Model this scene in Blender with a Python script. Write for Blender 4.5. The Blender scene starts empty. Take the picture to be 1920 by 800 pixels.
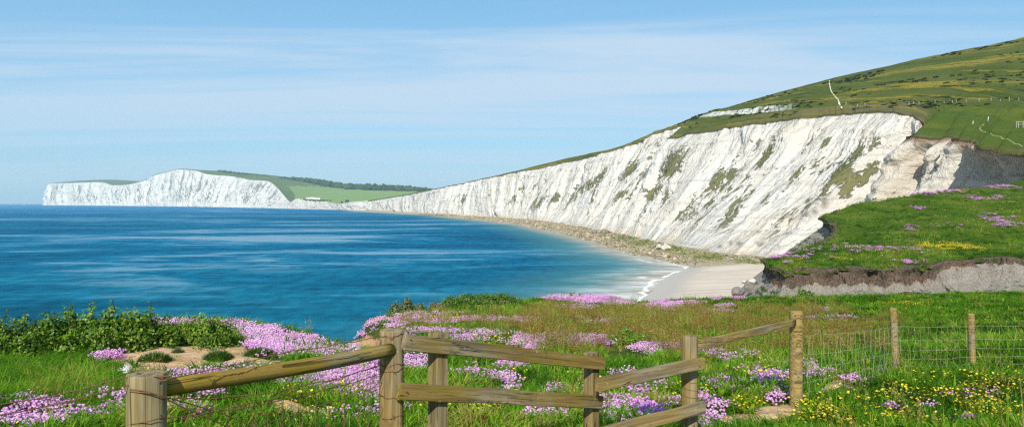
import bpy, bmesh, math, random
import numpy as np
from mathutils import Vector, Matrix, Euler

rng = np.random.default_rng(7)
random.seed(7)
S = bpy.context.scene
C = S.collection
F, CX, HY, EYE = 1400.0, 960.0, 380.0, 25.0     # focal length in photo pixels, horizon row, eye height above the sea
W, H = 1920.0, 800.0
R = math.radians

def P(px, py, Y):
    return np.array([(px - CX) / F * Y, Y, EYE - (py - HY) / F * Y])
def PX(px, Y):
    return (px - CX) / F * Y

# ------------------------------------------------------------------ numpy noise
def _hash(ix, iy, seed):
    h = (ix.astype(np.int64) * 374761393 + iy.astype(np.int64) * 668265263 + seed * 1442695041) & 0xffffffff
    h = ((h ^ (h >> 13)) * 1274126177) & 0xffffffff
    return ((h ^ (h >> 16)) & 0xffff) / 65535.0
def noise2(x, y, seed=0):
    x = np.asarray(x, float); y = np.asarray(y, float)
    ix = np.floor(x); iy = np.floor(y); fx = x - ix; fy = y - iy
    fx = fx * fx * fx * (fx * (fx * 6 - 15) + 10); fy = fy * fy * fy * (fy * (fy * 6 - 15) + 10)
    a = _hash(ix, iy, seed); b = _hash(ix + 1, iy, seed); c = _hash(ix, iy + 1, seed); d = _hash(ix + 1, iy + 1, seed)
    return (a + (b - a) * fx) * (1 - fy) + (c + (d - c) * fx) * fy
def fbm(x, y, oct=4, seed=0, gain=.5):
    s = 0; a = 1; t = 0
    for o in range(oct):
        s = s + a * noise2(x * 2 ** o, y * 2 ** o, seed + o * 17); t += a; a *= gain
    return s / t
def ridged(x, y, oct=3, seed=0, gain=.5):
    s = 0; a = 1; t = 0
    for o in range(oct):
        s = s + a * (1 - np.abs(2 * noise2(x * 2 ** o, y * 2 ** o, seed + o * 31) - 1)); t += a; a *= gain
    return s / t
def smooth(e0, e1, x):
    t = np.clip((x - e0) / (e1 - e0), 0, 1); return t * t * (3 - 2 * t)

# ------------------------------------------------------------------ objects
def tag(o, label=None, cat=None, group=None, kind=None):
    if label: o['label'] = label
    if cat: o['category'] = cat
    if group: o['group'] = group
    if kind: o['kind'] = kind
    return o
def mesh_obj(name, verts, faces, mat=None, parent=None, smooth_=True, loc=None):
    me = bpy.data.meshes.new(name)
    verts = np.asarray(verts, float)
    if loc is not None: verts = verts - np.asarray(loc)
    if isinstance(faces, np.ndarray) and faces.ndim == 2:
        n, k = faces.shape
        me.vertices.add(len(verts)); me.vertices.foreach_set('co', verts.astype(np.float32).ravel())
        me.loops.add(n * k); me.loops.foreach_set('vertex_index', faces.astype(np.int32).ravel())
        me.polygons.add(n); me.polygons.foreach_set('loop_start', np.arange(0, n * k, k, dtype=np.int32))
        me.update(calc_edges=True)
    else:
        me.from_pydata([tuple(v) for v in verts], [], [tuple(int(i) for i in f) for f in faces])
    if smooth_: me.polygons.foreach_set('use_smooth', np.ones(len(me.polygons), bool))
    me.validate()
    o = bpy.data.objects.new(name, me); C.objects.link(o)
    if mat: me.materials.append(mat)
    if parent: o.parent = parent
    if loc is not None and parent is None: o.location = loc
    elif loc is not None: o.location = Vector(loc) - parent.location
    return o
def bm_obj(name, bm, mat=None, parent=None, smooth_=False, matrix=None):
    me = bpy.data.meshes.new(name); bm.to_mesh(me); bm.free()
    if smooth_: me.polygons.foreach_set('use_smooth', np.ones(len(me.polygons), bool))
    o = bpy.data.objects.new(name, me); C.objects.link(o)
    if mat: me.materials.append(mat)
    if parent: o.parent = parent
    if matrix is not None:
        m = matrix.copy()
        if parent: m.translation = m.translation - parent.location
        o.matrix_basis = m
    return o
def empty(name, loc):
    o = bpy.data.objects.new(name, None); C.objects.link(o); o.location = Vector(loc); o.empty_display_size = .2; return o
def grid_faces(nu, nv):
    i = np.arange(nu - 1)[:, None] * nv + np.arange(nv - 1)[None, :]
    i = i.ravel()
    return np.stack([i, i + nv, i + nv + 1, i + 1], 1)
def attr(o, name, vals):
    a = o.data.attributes.new(name, 'FLOAT', 'POINT'); a.data.foreach_set('value', np.asarray(vals, np.float32).ravel())
def set_uv(o, u, v):
    a = o.data.attributes.new('uvw', 'FLOAT_VECTOR', 'POINT')
    b = np.zeros((len(o.data.vertices), 3), np.float32); b[:, 0] = np.ravel(u); b[:, 1] = np.ravel(v)
    a.data.foreach_set('vector', b.ravel())

# ------------------------------------------------------------------ shader helpers
class NT:
    def __init__(s, name):
        s.m = bpy.data.materials.new(name); s.m.use_nodes = True
        s.t = s.m.node_tree; s.t.nodes.clear()
        s.out = s.t.nodes.new('ShaderNodeOutputMaterial')
    def n(s, kind, **kw):
        x = s.t.nodes.new(kind)
        for k, v in kw.items():
            if k in x.inputs.keys() if False else False: pass
            setattr(x, k, v)
        return x
    def link(s, a, b): s.t.links.new(a, b)
    def put(s, sock, v):
        if isinstance(v, bpy.types.NodeSocket): s.link(v, sock)
        elif v is not None:
            if isinstance(v, (tuple, list)) and sock.type == 'RGBA' and len(v) == 3: v = (*v, 1)
            sock.default_value = v
    def coord(s, which='Object'):
        return s.n('ShaderNodeTexCoord').outputs[which]
    def pos(s): return s.n('ShaderNodeNewGeometry').outputs['Position']
    def att(s, name, typ='GEOMETRY', out='Fac'):
        x = s.n('ShaderNodeAttribute', attribute_type=typ, attribute_name=name); return x.outputs[out]
    def mapping(s, vec, scale=(1, 1, 1), rot=(0, 0, 0), loc=(0, 0, 0)):
        x = s.n('ShaderNodeMapping'); s.link(vec, x.inputs['Vector'])
        x.inputs['Scale'].default_value = scale; x.inputs['Rotation'].default_value = rot; x.inputs['Location'].default_value = loc
        return x.outputs[0]
    def noise(s, vec, scale=1, detail=4, rough=.55, dist=0, out='Fac'):
        x = s.n('ShaderNodeTexNoise'); s.link(vec, x.inputs['Vector'])
        x.inputs['Scale'].default_value = scale; x.inputs['Detail'].default_value = detail
        x.inputs['Roughness'].default_value = rough; x.inputs['Distortion'].default_value = dist
        return x.outputs[out]
    def ramp(s, fac, stops, interp='LINEAR'):
        x = s.n('ShaderNodeValToRGB'); s.put(x.inputs[0], fac); x.color_ramp.interpolation = interp
        el = x.color_ramp.elements
        while len(el) > 1: el.remove(el[-1])
        el[0].position = stops[0][0]; el[0].color = col(stops[0][1])
        for p, c in stops[1:]:
            e = el.new(p); e.color = col(c)
        return x.outputs[0]
    def mix(s, fac, a, b, blend='MIX'):
        x = s.n('ShaderNodeMix', data_type='RGBA', blend_type=blend)
        s.put(x.inputs[0], fac); s.put(x.inputs[6], a); s.put(x.inputs[7], b); return x.outputs[2]
    def math(s, op, a, b=None, c=None, clamp=False):
        x = s.n('ShaderNodeMath', operation=op); x.use_clamp = clamp
        s.put(x.inputs[0], a)
        if b is not None: s.put(x.inputs[1], b)
        if c is not None: s.put(x.inputs[2], c)
        return x.outputs[0]
    def sstep(s, v, a, b, lo=0., hi=1.):
        x = s.n('ShaderNodeMapRange', interpolation_type='SMOOTHSTEP'); s.put(x.inputs[0], v)
        for i, q in ((1, a), (2, b), (3, lo), (4, hi)): s.put(x.inputs[i], q)
        return x.outputs[0]
    def bump(s, h, strength=.5, dist=.1, normal=None):
        x = s.n('ShaderNodeBump'); s.put(x.inputs['Height'], h); x.inputs['Strength'].default_value = strength
        s.put(x.inputs['Distance'], dist)
        if normal: s.link(normal, x.inputs['Normal'])
        return x.outputs[0]
    def bsdf(s, color, rough=.9, spec=.2, normal=None, **kw):
        x = s.n('ShaderNodeBsdfPrincipled'); s.put(x.inputs['Base Color'], color); s.put(x.inputs['Roughness'], rough)
        s.put(x.inputs['Specular IOR Level'], spec)
        if normal: s.link(normal, x.inputs['Normal'])
        for k, v in kw.items(): s.put(x.inputs[k], v)
        return x.outputs[0]
    def finish(s, sh): s.link(sh, s.out.inputs['Surface']); return s.m
def col(c): return (*c, 1) if len(c) == 3 else c

def plain(name, color, rough=.8, spec=.3, var=.15, scale=8, metallic=0):
    k = NT(name); n = k.noise(k.coord(), scale, 5)
    c = k.mix(n, tuple(x * (1 - var) for x in color), tuple(min(1, x * (1 + var)) for x in color))
    return k.finish(k.bsdf(c, rough, spec, k.bump(n, .3, .01), Metallic=metallic))

# --- leaf type materials: diffuse + translucent + a little sheen
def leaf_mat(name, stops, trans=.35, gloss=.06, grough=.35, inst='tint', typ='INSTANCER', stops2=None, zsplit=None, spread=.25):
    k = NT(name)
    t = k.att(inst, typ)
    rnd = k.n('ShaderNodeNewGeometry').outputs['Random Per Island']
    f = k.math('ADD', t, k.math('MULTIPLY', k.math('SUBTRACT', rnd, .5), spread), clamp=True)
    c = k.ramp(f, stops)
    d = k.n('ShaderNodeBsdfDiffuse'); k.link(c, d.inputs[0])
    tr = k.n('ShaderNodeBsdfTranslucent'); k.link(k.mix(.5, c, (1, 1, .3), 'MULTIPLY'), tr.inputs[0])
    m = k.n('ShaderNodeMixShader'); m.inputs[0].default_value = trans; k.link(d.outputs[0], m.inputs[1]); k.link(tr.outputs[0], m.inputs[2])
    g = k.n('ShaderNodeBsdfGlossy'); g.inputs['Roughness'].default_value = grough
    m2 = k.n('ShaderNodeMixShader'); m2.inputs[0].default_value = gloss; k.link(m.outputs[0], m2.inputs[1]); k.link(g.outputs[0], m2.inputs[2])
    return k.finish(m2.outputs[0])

# ------------------------------------------------------------------ geometry nodes scatter (only for ground cover nobody could count)
def scatter(name, protos, pts, rot, scl, idx, tint):
    pc = bpy.data.collections.new(name + '_kinds')
    for i, o in enumerate(protos): pc.objects.link(o)
    me = bpy.data.meshes.new(name)
    n = len(pts)
    me.vertices.add(n); me.vertices.foreach_set('co', np.asarray(pts, np.float32).ravel())
    for nm, typ, key, v in (('rot', 'FLOAT_VECTOR', 'vector', rot), ('scl', 'FLOAT_VECTOR', 'vector', scl), ('idx', 'INT', 'value', idx), ('tint', 'FLOAT', 'value', tint)):
        a = me.attributes.new(nm, typ, 'POINT')
        a.data.foreach_set(key, np.ascontiguousarray(v, np.int32 if typ == 'INT' else np.float32).ravel())
    o = bpy.data.objects.new(name, me); C.objects.link(o)
    g = bpy.data.node_groups.new(name + '_scatter', 'GeometryNodeTree')
    g.interface.new_socket('Geometry', in_out='INPUT', socket_type='NodeSocketGeometry')
    g.interface.new_socket('Geometry', in_out='OUTPUT', socket_type='NodeSocketGeometry')
    N = g.nodes; L = g.links
    gi = N.new('NodeGroupInput'); go = N.new('NodeGroupOutput')
    mp = N.new('GeometryNodeMeshToPoints'); L.new(gi.outputs[0], mp.inputs[0])
    ci = N.new('GeometryNodeCollectionInfo'); ci.inputs['Collection'].default_value = pc
    ci.inputs['Separate Children'].default_value = True; ci.inputs['Reset Children'].default_value = True
    ip = N.new('GeometryNodeInstanceOnPoints'); ip.inputs['Pick Instance'].default_value = True
    def named(nm, t):
        x = N.new('GeometryNodeInputNamedAttribute'); x.data_type = t; x.inputs[0].default_value = nm
        return [q for q in x.outputs if q.enabled and q.name == 'Attribute'][0]
    L.new(mp.outputs[0], ip.inputs['Points']); L.new(ci.outputs[0], ip.inputs['Instance'])
    L.new(named('idx', 'INT'), ip.inputs['Instance Index'])
    e2r = N.new('FunctionNodeEulerToRotation'); L.new(named('rot', 'FLOAT_VECTOR'), e2r.inputs[0]); L.new(e2r.outputs[0], ip.inputs['Rotation'])
    L.new(named('scl', 'FLOAT_VECTOR'), ip.inputs['Scale'])
    L.new(ip.outputs[0], go.inputs[0])
    md = o.modifiers.new('scatter', 'NODES'); md.node_group = g
    return o
def proto(name, verts, faces, mats, midx=None, smooth_=False):
    me = bpy.data.meshes.new(name)
    me.from_pydata([tuple(v) for v in verts], [], [tuple(f) for f in faces])
    for m in mats: me.materials.append(m)
    if midx is not None: me.polygons.foreach_set('material_index', np.asarray(midx, np.int32))
    if smooth_: me.polygons.foreach_set('use_smooth', np.ones(len(me.polygons), bool))
    me.update()
    return bpy.data.objects.new(name, me)

# ==================================================================== CAMERA, RENDER, SKY, SUN
cam = bpy.data.cameras.new('camera'); cam.sensor_width = 36; cam.lens = F / W * 36
cam.shift_y = (HY - H / 2) / W
cam.clip_start = .05; cam.clip_end = 60000
co = bpy.data.objects.new('camera', cam); C.objects.link(co); co.location = (0, 0, EYE); co.rotation_euler = (R(90), 0, 0)
S.camera = co
S.view_settings.view_transform = 'Standard'; S.view_settings.look = 'None'; S.view_settings.gamma = 1
S.view_settings.exposure = 0.36
S.cycles.use_denoising = False; S.cycles.pixel_filter_type = 'BLACKMAN_HARRIS'; S.cycles.filter_width = 1.3
S.cycles.max_bounces = 6; S.cycles.diffuse_bounces = 3; S.cycles.glossy_bounces = 2; S.cycles.transmission_bounces = 3
S.cycles.volume_bounces = 0; S.cycles.sample_clamp_indirect = 2.0; S.cycles.sample_clamp_direct = 5.0; S.cycles.transparent_max_bounces = 6
S.cycles.caustics_reflective = False; S.cycles.caustics_refractive = False

SUN_EL = R(33); SUN_AZ = math.atan2(-.16, -.987)      # towards the sun: behind the camera, a little to the left
sdir = Vector((math.sin(SUN_AZ) * math.cos(SUN_EL), math.cos(SUN_AZ) * math.cos(SUN_EL), math.sin(SUN_EL)))
sl = bpy.data.lights.new('sun', 'SUN'); sl.energy = 4.6; sl.angle = R(.55); sl.color = (1, .95, .86)
so = bpy.data.objects.new('sun', sl); C.objects.link(so); so.rotation_euler = (-sdir).to_track_quat('-Z', 'Y').to_euler(); so.location = (0, -20, 60)

wd = bpy.data.worlds.new('World'); S.world = wd; wd.use_nodes = True
def build_world():
    t = wd.node_tree; t.nodes.clear()
    k = NT.__new__(NT); k.t = t; k.m = None
    k.out = t.nodes.new('ShaderNodeOutputWorld')
    sky = k.n('ShaderNodeTexSky', sky_type='NISHITA'); sky.sun_disc = False
    sky.sun_elevation = SUN_EL; sky.sun_rotation = SUN_AZ % (2 * math.pi); sky.air_density = 1.0; sky.dust_density = .6; sky.ozone_density = 2.2
    d = k.n('ShaderNodeTexCoord').outputs['Generated']
    sep = k.n('ShaderNodeSeparateXYZ'); k.link(d, sep.inputs[0])
    z = k.math('MAXIMUM', sep.outputs[2], .015)
    # cloud sheet at a fixed height: direction projected on a plane, so streaks flatten towards the horizon
    zz = k.math('ADD', z, .06)
    cv = k.n('ShaderNodeCombineXYZ'); k.link(k.math('DIVIDE', sep.outputs[0], zz), cv.inputs[0]); k.link(k.math('DIVIDE', sep.outputs[1], zz), cv.inputs[1])
    m1 = k.mapping(cv.outputs[0], (.16, .85, 1), (0, 0, R(-7)), (3.1, .35, 0))
    n1 = k.noise(m1, 1.0, 10, .62, .8)
    m2 = k.mapping(cv.outputs[0], (.05, .45, 1), (0, 0, R(-4)), (7.3, 1.9, 0))
    n2 = k.noise(m2, 1.0, 5, .5, .1)
    cl = k.math('ADD', k.math('MULTIPLY', n1, .55), k.math('MULTIPLY', n2, .6))
    cov = k.sstep(cl, .46, .63)
    cov = k.math('MULTIPLY', cov, k.sstep(sep.outputs[2], .03, .16, .35, .85))
    skyc = k.mix(.72, k.mix(1, sky.outputs[0], (.80, 1.02, 1.12), 'MULTIPLY'), k.ramp(sep.outputs[2], [(0, (3.5, 5.3, 7.2)), (.10, (3.1, 5.4, 7.5)), (.20, (2.5, 4.9, 7.2)), (.34, (1.6, 4.2, 6.8)), (1, (.9, 2.6, 5.5))]))
    c = k.mix(cov, skyc, (5.0, 6.2, 7.5))
    bg = k.n('ShaderNodeBackground'); k.link(c, bg.inputs[0]); bg.inputs[1].default_value = .093
    k.link(bg.outputs[0], k.out.inputs['Surface'])
build_world()

# ==================================================================== MATERIALS
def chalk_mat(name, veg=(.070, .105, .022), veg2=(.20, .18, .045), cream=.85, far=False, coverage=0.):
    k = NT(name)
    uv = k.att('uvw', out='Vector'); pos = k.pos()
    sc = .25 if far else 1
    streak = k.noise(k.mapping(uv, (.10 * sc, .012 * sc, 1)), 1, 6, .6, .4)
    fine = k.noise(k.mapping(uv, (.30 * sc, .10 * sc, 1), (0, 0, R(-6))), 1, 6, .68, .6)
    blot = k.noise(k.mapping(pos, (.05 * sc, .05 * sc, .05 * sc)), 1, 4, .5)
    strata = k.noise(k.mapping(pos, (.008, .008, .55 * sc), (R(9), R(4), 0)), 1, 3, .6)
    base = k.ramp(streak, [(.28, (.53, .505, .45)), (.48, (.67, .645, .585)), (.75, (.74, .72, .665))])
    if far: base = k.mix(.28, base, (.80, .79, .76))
    base = k.mix(k.sstep(strata, .54, .64, 0, .38), base, (.36, .36, .345))
    base = k.mix(k.sstep(fine, .57, .74, 0, .55), base, (.31, .30, .275))
    h = k.att('rise')                                       # 0 foot of the cliff .. 1 lip
    nearend = k.att('tan')
    crm = k.math('MULTIPLY', nearend, k.sstep(k.noise(k.mapping(pos, (.03, .03, .045)), 1, 5, .6), .32, .62))
    base = k.mix(k.math('MULTIPLY', crm, cream), base, (.60, .43, .235))
    # plants that hold on along the gullies: loose drifts of small tufts; far version also grey shading
    vn = k.noise(k.mapping(uv, (.055 * sc, .020 * sc, 1), (0, 0, R(-7)), (4.2, 1.7, 0)), 1, 2, .5, .3)
    vb = k.noise(k.mapping(uv, (.24 * sc, .075 * sc, 1)), 1, 6, .72)
    vs = k.noise(k.mapping(uv, (.75 * sc, .32 * sc, 1)), 1, 4, .7)
    vm = k.math('ADD', k.math('MULTIPLY', vn, .46), k.math('ADD', k.math('MULTIPLY', vb, .50), k.math('MULTIPLY', vs, .44)))
    vm = k.math('ADD', k.math('ADD', vm, k.math('MULTIPLY', k.att('veg'), .04)), k.math('MULTIPLY', k.att('plants'), .135))
    env = k.math('MULTIPLY', k.sstep(h, .06, .22), k.sstep(h, .80, .98, 1, .25))
    vmask = k.math('MULTIPLY', k.sstep(vm, .788 - coverage, .822 - coverage), env)
    vc = k.mix(k.sstep(k.noise(k.mapping(uv, (.05 * sc, .02 * sc, 1), (0, 0, 0), (9, 3, 0)), 1, 3), .42, .60), veg, veg2)
    vc = k.mix(k.sstep(vs, .40, .60, 0, .5), vc, (.27, .255, .17))
    vc = k.mix(.35, vc, k.ramp(vb, [(.3, (.03, .05, .012)), (.7, (.25, .23, .10))]))
    c = k.mix(vmask, base, vc)
    # scattered dark specks and single tufts, and set spots coloured dark
    speck = k.math('MULTIPLY', k.sstep(k.noise(k.mapping(uv, (.40 * sc, .26 * sc, 1), (0, 0, R(-12)), (1, 5, 0)), 1, 4, .6, .8), .675, .71), env)
    speck = k.math('MAXIMUM', speck, k.math('MULTIPLY', k.att('dark_spot'), k.sstep(k.noise(k.mapping(pos, (.16, .16, .22)), 1, 4, .6), .44, .52)))
    c = k.mix(k.math('MULTIPLY', speck, .75), c, (.13, .12, .085))
    # iron stained soil under the turf at the near end
    cap = k.math('MULTIPLY', k.att('cap'), k.sstep(k.math('ADD', h, k.math('MULTIPLY', k.math('SUBTRACT', fine, .5), .16)), .925, .985))
    c = k.mix(cap, c, k.mix(fine, (.13, .075, .045), (.42, .27, .17)))
    # a dark thin line of turf and soil under the lip
    lip = k.sstep(k.math('ADD', h, k.math('MULTIPLY', fine, .02)), .992, 1.004)
    c = k.mix(lip, c, (.09, .075, .035))
    b = k.math('ADD', k.math('MULTIPLY', fine, .8), k.math('ADD', k.math('MULTIPLY', streak, 1.2), k.math('MULTIPLY', vmask, .35)))
    fn = k.noise(k.mapping(pos, (.5 * sc, .5 * sc, .3 * sc)), 1, 6, .7)
    b = k.math('ADD', b, k.math('MULTIPLY', fn, .5))
    return k.finish(k.bsdf(c, .95, .05, k.bump(b, 1.0, 3.4 / sc)))
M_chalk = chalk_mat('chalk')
M_chalk_far = chalk_mat('chalk_far', (.33, .36, .33), (.38, .39, .34), .1, True, .03)  # grey patches: thin plants and gully shading put into one colour

def down_mat():
    k = NT('downland_turf')
    pos = k.pos(); uv = k.att('uvw', out='Vector')
    big = k.noise(k.mapping(uv, (.010, .022, 1)), 1, 5, .6, .3)
    med = k.noise(k.mapping(pos, (.06, .06, .10)), 1, 5, .65)
    fin = k.noise(k.mapping(pos, (.5, .5, .5)), 1, 5, .7)
    c = k.ramp(big, [(.30, (.050, .072, .008)), (.5, (.082, .100, .013)), (.72, (.118, .118, .024))])
    c = k.mix(k.sstep(med, .45, .75, 0, .55), c, (.055, .088, .014))
    # gorse and dry grass in bands along the slope
    g = k.noise(k.mapping(uv, (.006, .034, 1), (0, 0, R(3)), (2.3, .6, 0)), 1, 6, .62, .5)
    gm = k.math('MULTIPLY', k.sstep(g, .52, .60), k.sstep(fin, .35, .6))
    c = k.mix(k.math('MULTIPLY', gm, .85), c, (.33, .25, .022))
    # scrub: dark little thickets
    s = k.noise(k.mapping(uv, (.028, .085, 1), (0, 0, R(5)), (8.3, 4.6, 0)), 1, 4, .55, .2)
    c = k.mix(k.sstep(s, .595, .64), c, (.026, .042, .010))
    # mauve brown heathy belt along the lip
    c = k.mix(k.math('MULTIPLY', k.att('lip'), k.sstep(med, .30, .60)), c, (.15, .125, .062))
    # lush green sward on the near shoulder
    c = k.mix(k.math('MULTIPLY', k.att('lush'), .8), c, k.ramp(med, [(.3, (.058, .100, .008)), (.7, (.090, .128, .016))]))
    # bare chalk cut of the road
    sc = k.math('MULTIPLY', k.att('scar'), k.sstep(k.noise(k.mapping(uv, (.25, .05, 1)), 1, 5, .7), .40, .52))
    c = k.mix(sc, c, (.62, .61, .57))
    c = k.mix(k.math('MULTIPLY', k.sstep(fin, .35, .75), .45), c, k.mix(1, c, (.5, .55, .5), 'MULTIPLY'))
    return k.finish(k.bsdf(c, 1, .05, k.bump(k.math('ADD', fin, k.math('MULTIPLY', med, 2)), .9, 1.2)))
M_down = down_mat()
def field_mat():
    k = NT('far_fields')
    pos = k.pos(); f = k.att('field')
    n = k.noise(k.mapping(pos, (.004, .004, .01)), 1, 5, .6)
    n2 = k.noise(k.mapping(pos, (.03, .03, .03)), 1, 4, .6)
    c = k.ramp(n, [(.3, (.070, .115, .035)), (.6, (.115, .155, .052))])
    c = k.mix(k.math('MULTIPLY', f, .9), c, k.mix(n, (.17, .27, .07), (.22, .30, .10)))
    c = k.mix(k.sstep(n2, .62, .75, 0, .5), c, (.04, .06, .02))
    return k.finish(k.bsdf(c, 1, .05))
M_field = field_mat()

def sea_mat():
    k = NT('sea_water')
    pos = k.pos(); sh = k.att('shore'); far = k.att('dist')
    # wind lanes and calm slicks, long across the bay
    l1 = k.noise(k.mapping(pos, (.0020, .0060, 1), (0, 0, R(7))), 1, 7, .60, 1.2)
    l2 = k.noise(k.mapping(pos, (.011, .036, 1), (0, 0, R(-6)), (3, 7, 0)), 1, 6, .65, 1.0)
    lane = k.math('ADD', k.math('MULTIPLY', l1, .62), k.math('MULTIPLY', l2, .42))
    slick = k.sstep(lane, .545, .635)
    deep = k.ramp(lane, [(.40, (.001, .066, .135)), (.5, (.0018, .106, .210)), (.62, (.014, .190, .325))])  # paler colour in the slicks stands in for reflected sky
    l3 = k.noise(k.mapping(pos, (.20, .085, 1), (0, 0, R(10))), 1, 4, .65); l4 = k.noise(k.mapping(pos, (.035, .05, 1), (0, 0, R(-14)), (5, 2, 0)), 1, 4, .6)
    rp = k.math('ADD', k.math('MULTIPLY', k.math('SUBTRACT', l3, .5), 2.5), k.math('MULTIPLY', k.math('SUBTRACT', l4, .5), .9))
    deep = k.mix(1, deep, k.mix(k.math('ADD', .5, rp, clamp=True), (.62, .66, .70), (1.42, 1.34, 1.26)), 'MULTIPLY')
    farc = k.mix(k.sstep(far, 700, 3500), deep, (.001, .150, .330))
    nearc = k.mix(k.sstep(far, 60, 420), k.mix(1, farc, (.60, .86, .74), 'MULTIPLY'), farc)
    shal = k.mix(k.sstep(sh, 8, 62), (.060, .190, .205), nearc)
    sandy = k.mix(k.sstep(k.math('ADD', sh, k.math('MULTIPLY', l2, 14)), 6, 30), (.33, .29, .22), shal)
    # foam on the last breakers
    wv = k.noise(k.mapping(pos, (.045, .045, 1)), 1, 4, .6)
    q = k.math('ADD', sh, k.math('MULTIPLY', k.math('SUBTRACT', wv, .5), 16))
    fo = k.math('MAXIMUM', k.math('MULTIPLY', k.sstep(k.math('ABSOLUTE', k.math('SUBTRACT', q, .8)), 1.0, .2), k.sstep(wv, .28, .44)), k.math('MULTIPLY', k.sstep(k.math('ABSOLUTE', k.math('SUBTRACT', q, 9)), 3.5, .5), k.math('MULTIPLY', k.sstep(wv, .50, .62), .7)))
    fo = k.math('MULTIPLY', fo, k.att('surf'))
    wash = k.math('MULTIPLY', k.math('MULTIPLY', k.sstep(q, 34, 2), k.att('surf')), k.sstep(k.noise(k.mapping(pos, (.05, .09, 1), (0, 0, R(30))), 1, 6, .62), .36, .70))
    fo = k.math('MAXIMUM', fo, k.math('MULTIPLY', wash, .55))
    c = k.mix(fo, sandy, (.86, .87, .86))
    w1 = k.noise(k.mapping(pos, (.35, .9, 1), (0, 0, R(8))), 1, 5, .65)
    w2 = k.noise(k.mapping(pos, (.05, .16, 1), (0, 0, R(-5))), 1, 4, .6)
    h = k.math('ADD', k.math('MULTIPLY', w1, .4), k.math('MULTIPLY', w2, 1.3))
    bs = k.n('ShaderNodeBump'); k.link(h, bs.inputs['Height']); bs.inputs['Distance'].default_value = 1.0
    k.link(k.math('SUBTRACT', .55, k.math('MULTIPLY', slick, .25)), bs.inputs['Strength'])
    d = k.n('ShaderNodeBsdfDiffuse'); k.link(c, d.inputs[0]); k.link(bs.outputs[0], d.inputs['Normal'])
    g = k.n('ShaderNodeBsdfGlossy'); g.inputs['Roughness'].default_value = .22; k.link(bs.outputs[0], g.inputs['Normal'])
    mx = k.n('ShaderNodeMixShader')
    fac = k.math('MULTIPLY', k.math('ADD', .016, k.math('MULTIPLY', k.math('MULTIPLY', slick, .58), k.sstep(far, 150, 330, .3, 1))), k.math('SUBTRACT', 1, k.math('MULTIPLY', fo, .9)))
    k.link(fac, mx.inputs[0]); k.link(d.outputs[0], mx.inputs[1]); k.link(g.outputs[0], mx.inputs[2])
    return k.finish(mx.outputs[0])
M_sea = sea_mat()

def beach_mat():
    k = NT('beach_sand')
    pos = k.pos(); wet = k.att('wet'); shingle = k.att('shingle')
    n = k.noise(k.mapping(pos, (.035, .16, .1), (0, 0, R(24))), 1, 7, .66, .5)
    f = k.noise(k.mapping(pos, (1.2, 1.2, 1.2)), 1, 4, .7)
    sand = k.ramp(n, [(.34, (.43, .355, .27)), (.5, (.55, .46, .36)), (.66, (.63, .54, .43))])
    sand = k.mix(k.sstep(wet, .15, .85), sand, (.43, .375, .31))
    st = k.ramp(f, [(.35, (.20, .16, .10)), (.55, (.42, .35, .23)), (.7, (.62, .56, .44))])
    alg = k.math('MULTIPLY', k.sstep(k.noise(k.mapping(pos, (.05, .03, .05)), 1, 4, .6), .46, .58), k.att('weed'))
    st = k.mix(alg, st, k.mix(f, (.10, .14, .012), (.26, .27, .03)))
    sm = k.sstep(k.math('ADD', shingle, k.math('MULTIPLY', k.math('SUBTRACT', n, .5), .8)), .38, .6)
    c = k.mix(sm, sand, st)
    rough = k.mix(wet, (.95, .95, .95), (.35, .35, .35))
    return k.finish(k.bsdf(c, rough, .25, k.bump(k.math('MULTIPLY', f, sm), .9, .6)))
M_beach = beach_mat()

def meadow_mat():
    k = NT('meadow_soil')
    pos = k.pos(); sand = k.att('sand'); st = k.att('steep')
    n = k.noise(k.mapping(pos, (.7, .7, .7)), 1, 5, .6)
    f = k.noise(k.mapping(pos, (14, 14, 14)), 1, 5, .7)
    g = k.ramp(n, [(.3, (.030, .052, .008)), (.5, (.052, .085, .010)), (.75, (.095, .105, .025))])
    g = k.mix(k.sstep(f, .5, .75), g, (.075, .070, .028))
    sd = k.ramp(k.math('ADD', k.math('MULTIPLY', n, .6), k.math('MULTIPLY', f, .4)), [(.3, (.42, .25, .125)), (.5, (.57, .365, .20)), (.7, (.66, .46, .29))])
    e = k.ramp(k.noise(k.mapping(pos, (.6, .6, 2.5)), 1, 5, .65), [(.3, (.22, .12, .055)), (.5, (.45, .27, .14)), (.7, (.55, .38, .22))])
    sm = k.sstep(k.math('ADD', sand, k.math('MULTIPLY', k.math('SUBTRACT', f, .5), .6)), .42, .58)
    c = k.mix(sm, g, sd)
    c = k.mix(k.sstep(st, .4, .6), c, e)
    lump = k.noise(k.mapping(pos, (3.5, 3.5, 3.5)), 1, 4, .55)
    return k.finish(k.bsdf(c, 1, .08, k.bump(k.math('ADD', k.math('MULTIPLY', f, .35), lump), .9, .07)))
M_meadow = meadow_mat()

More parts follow.
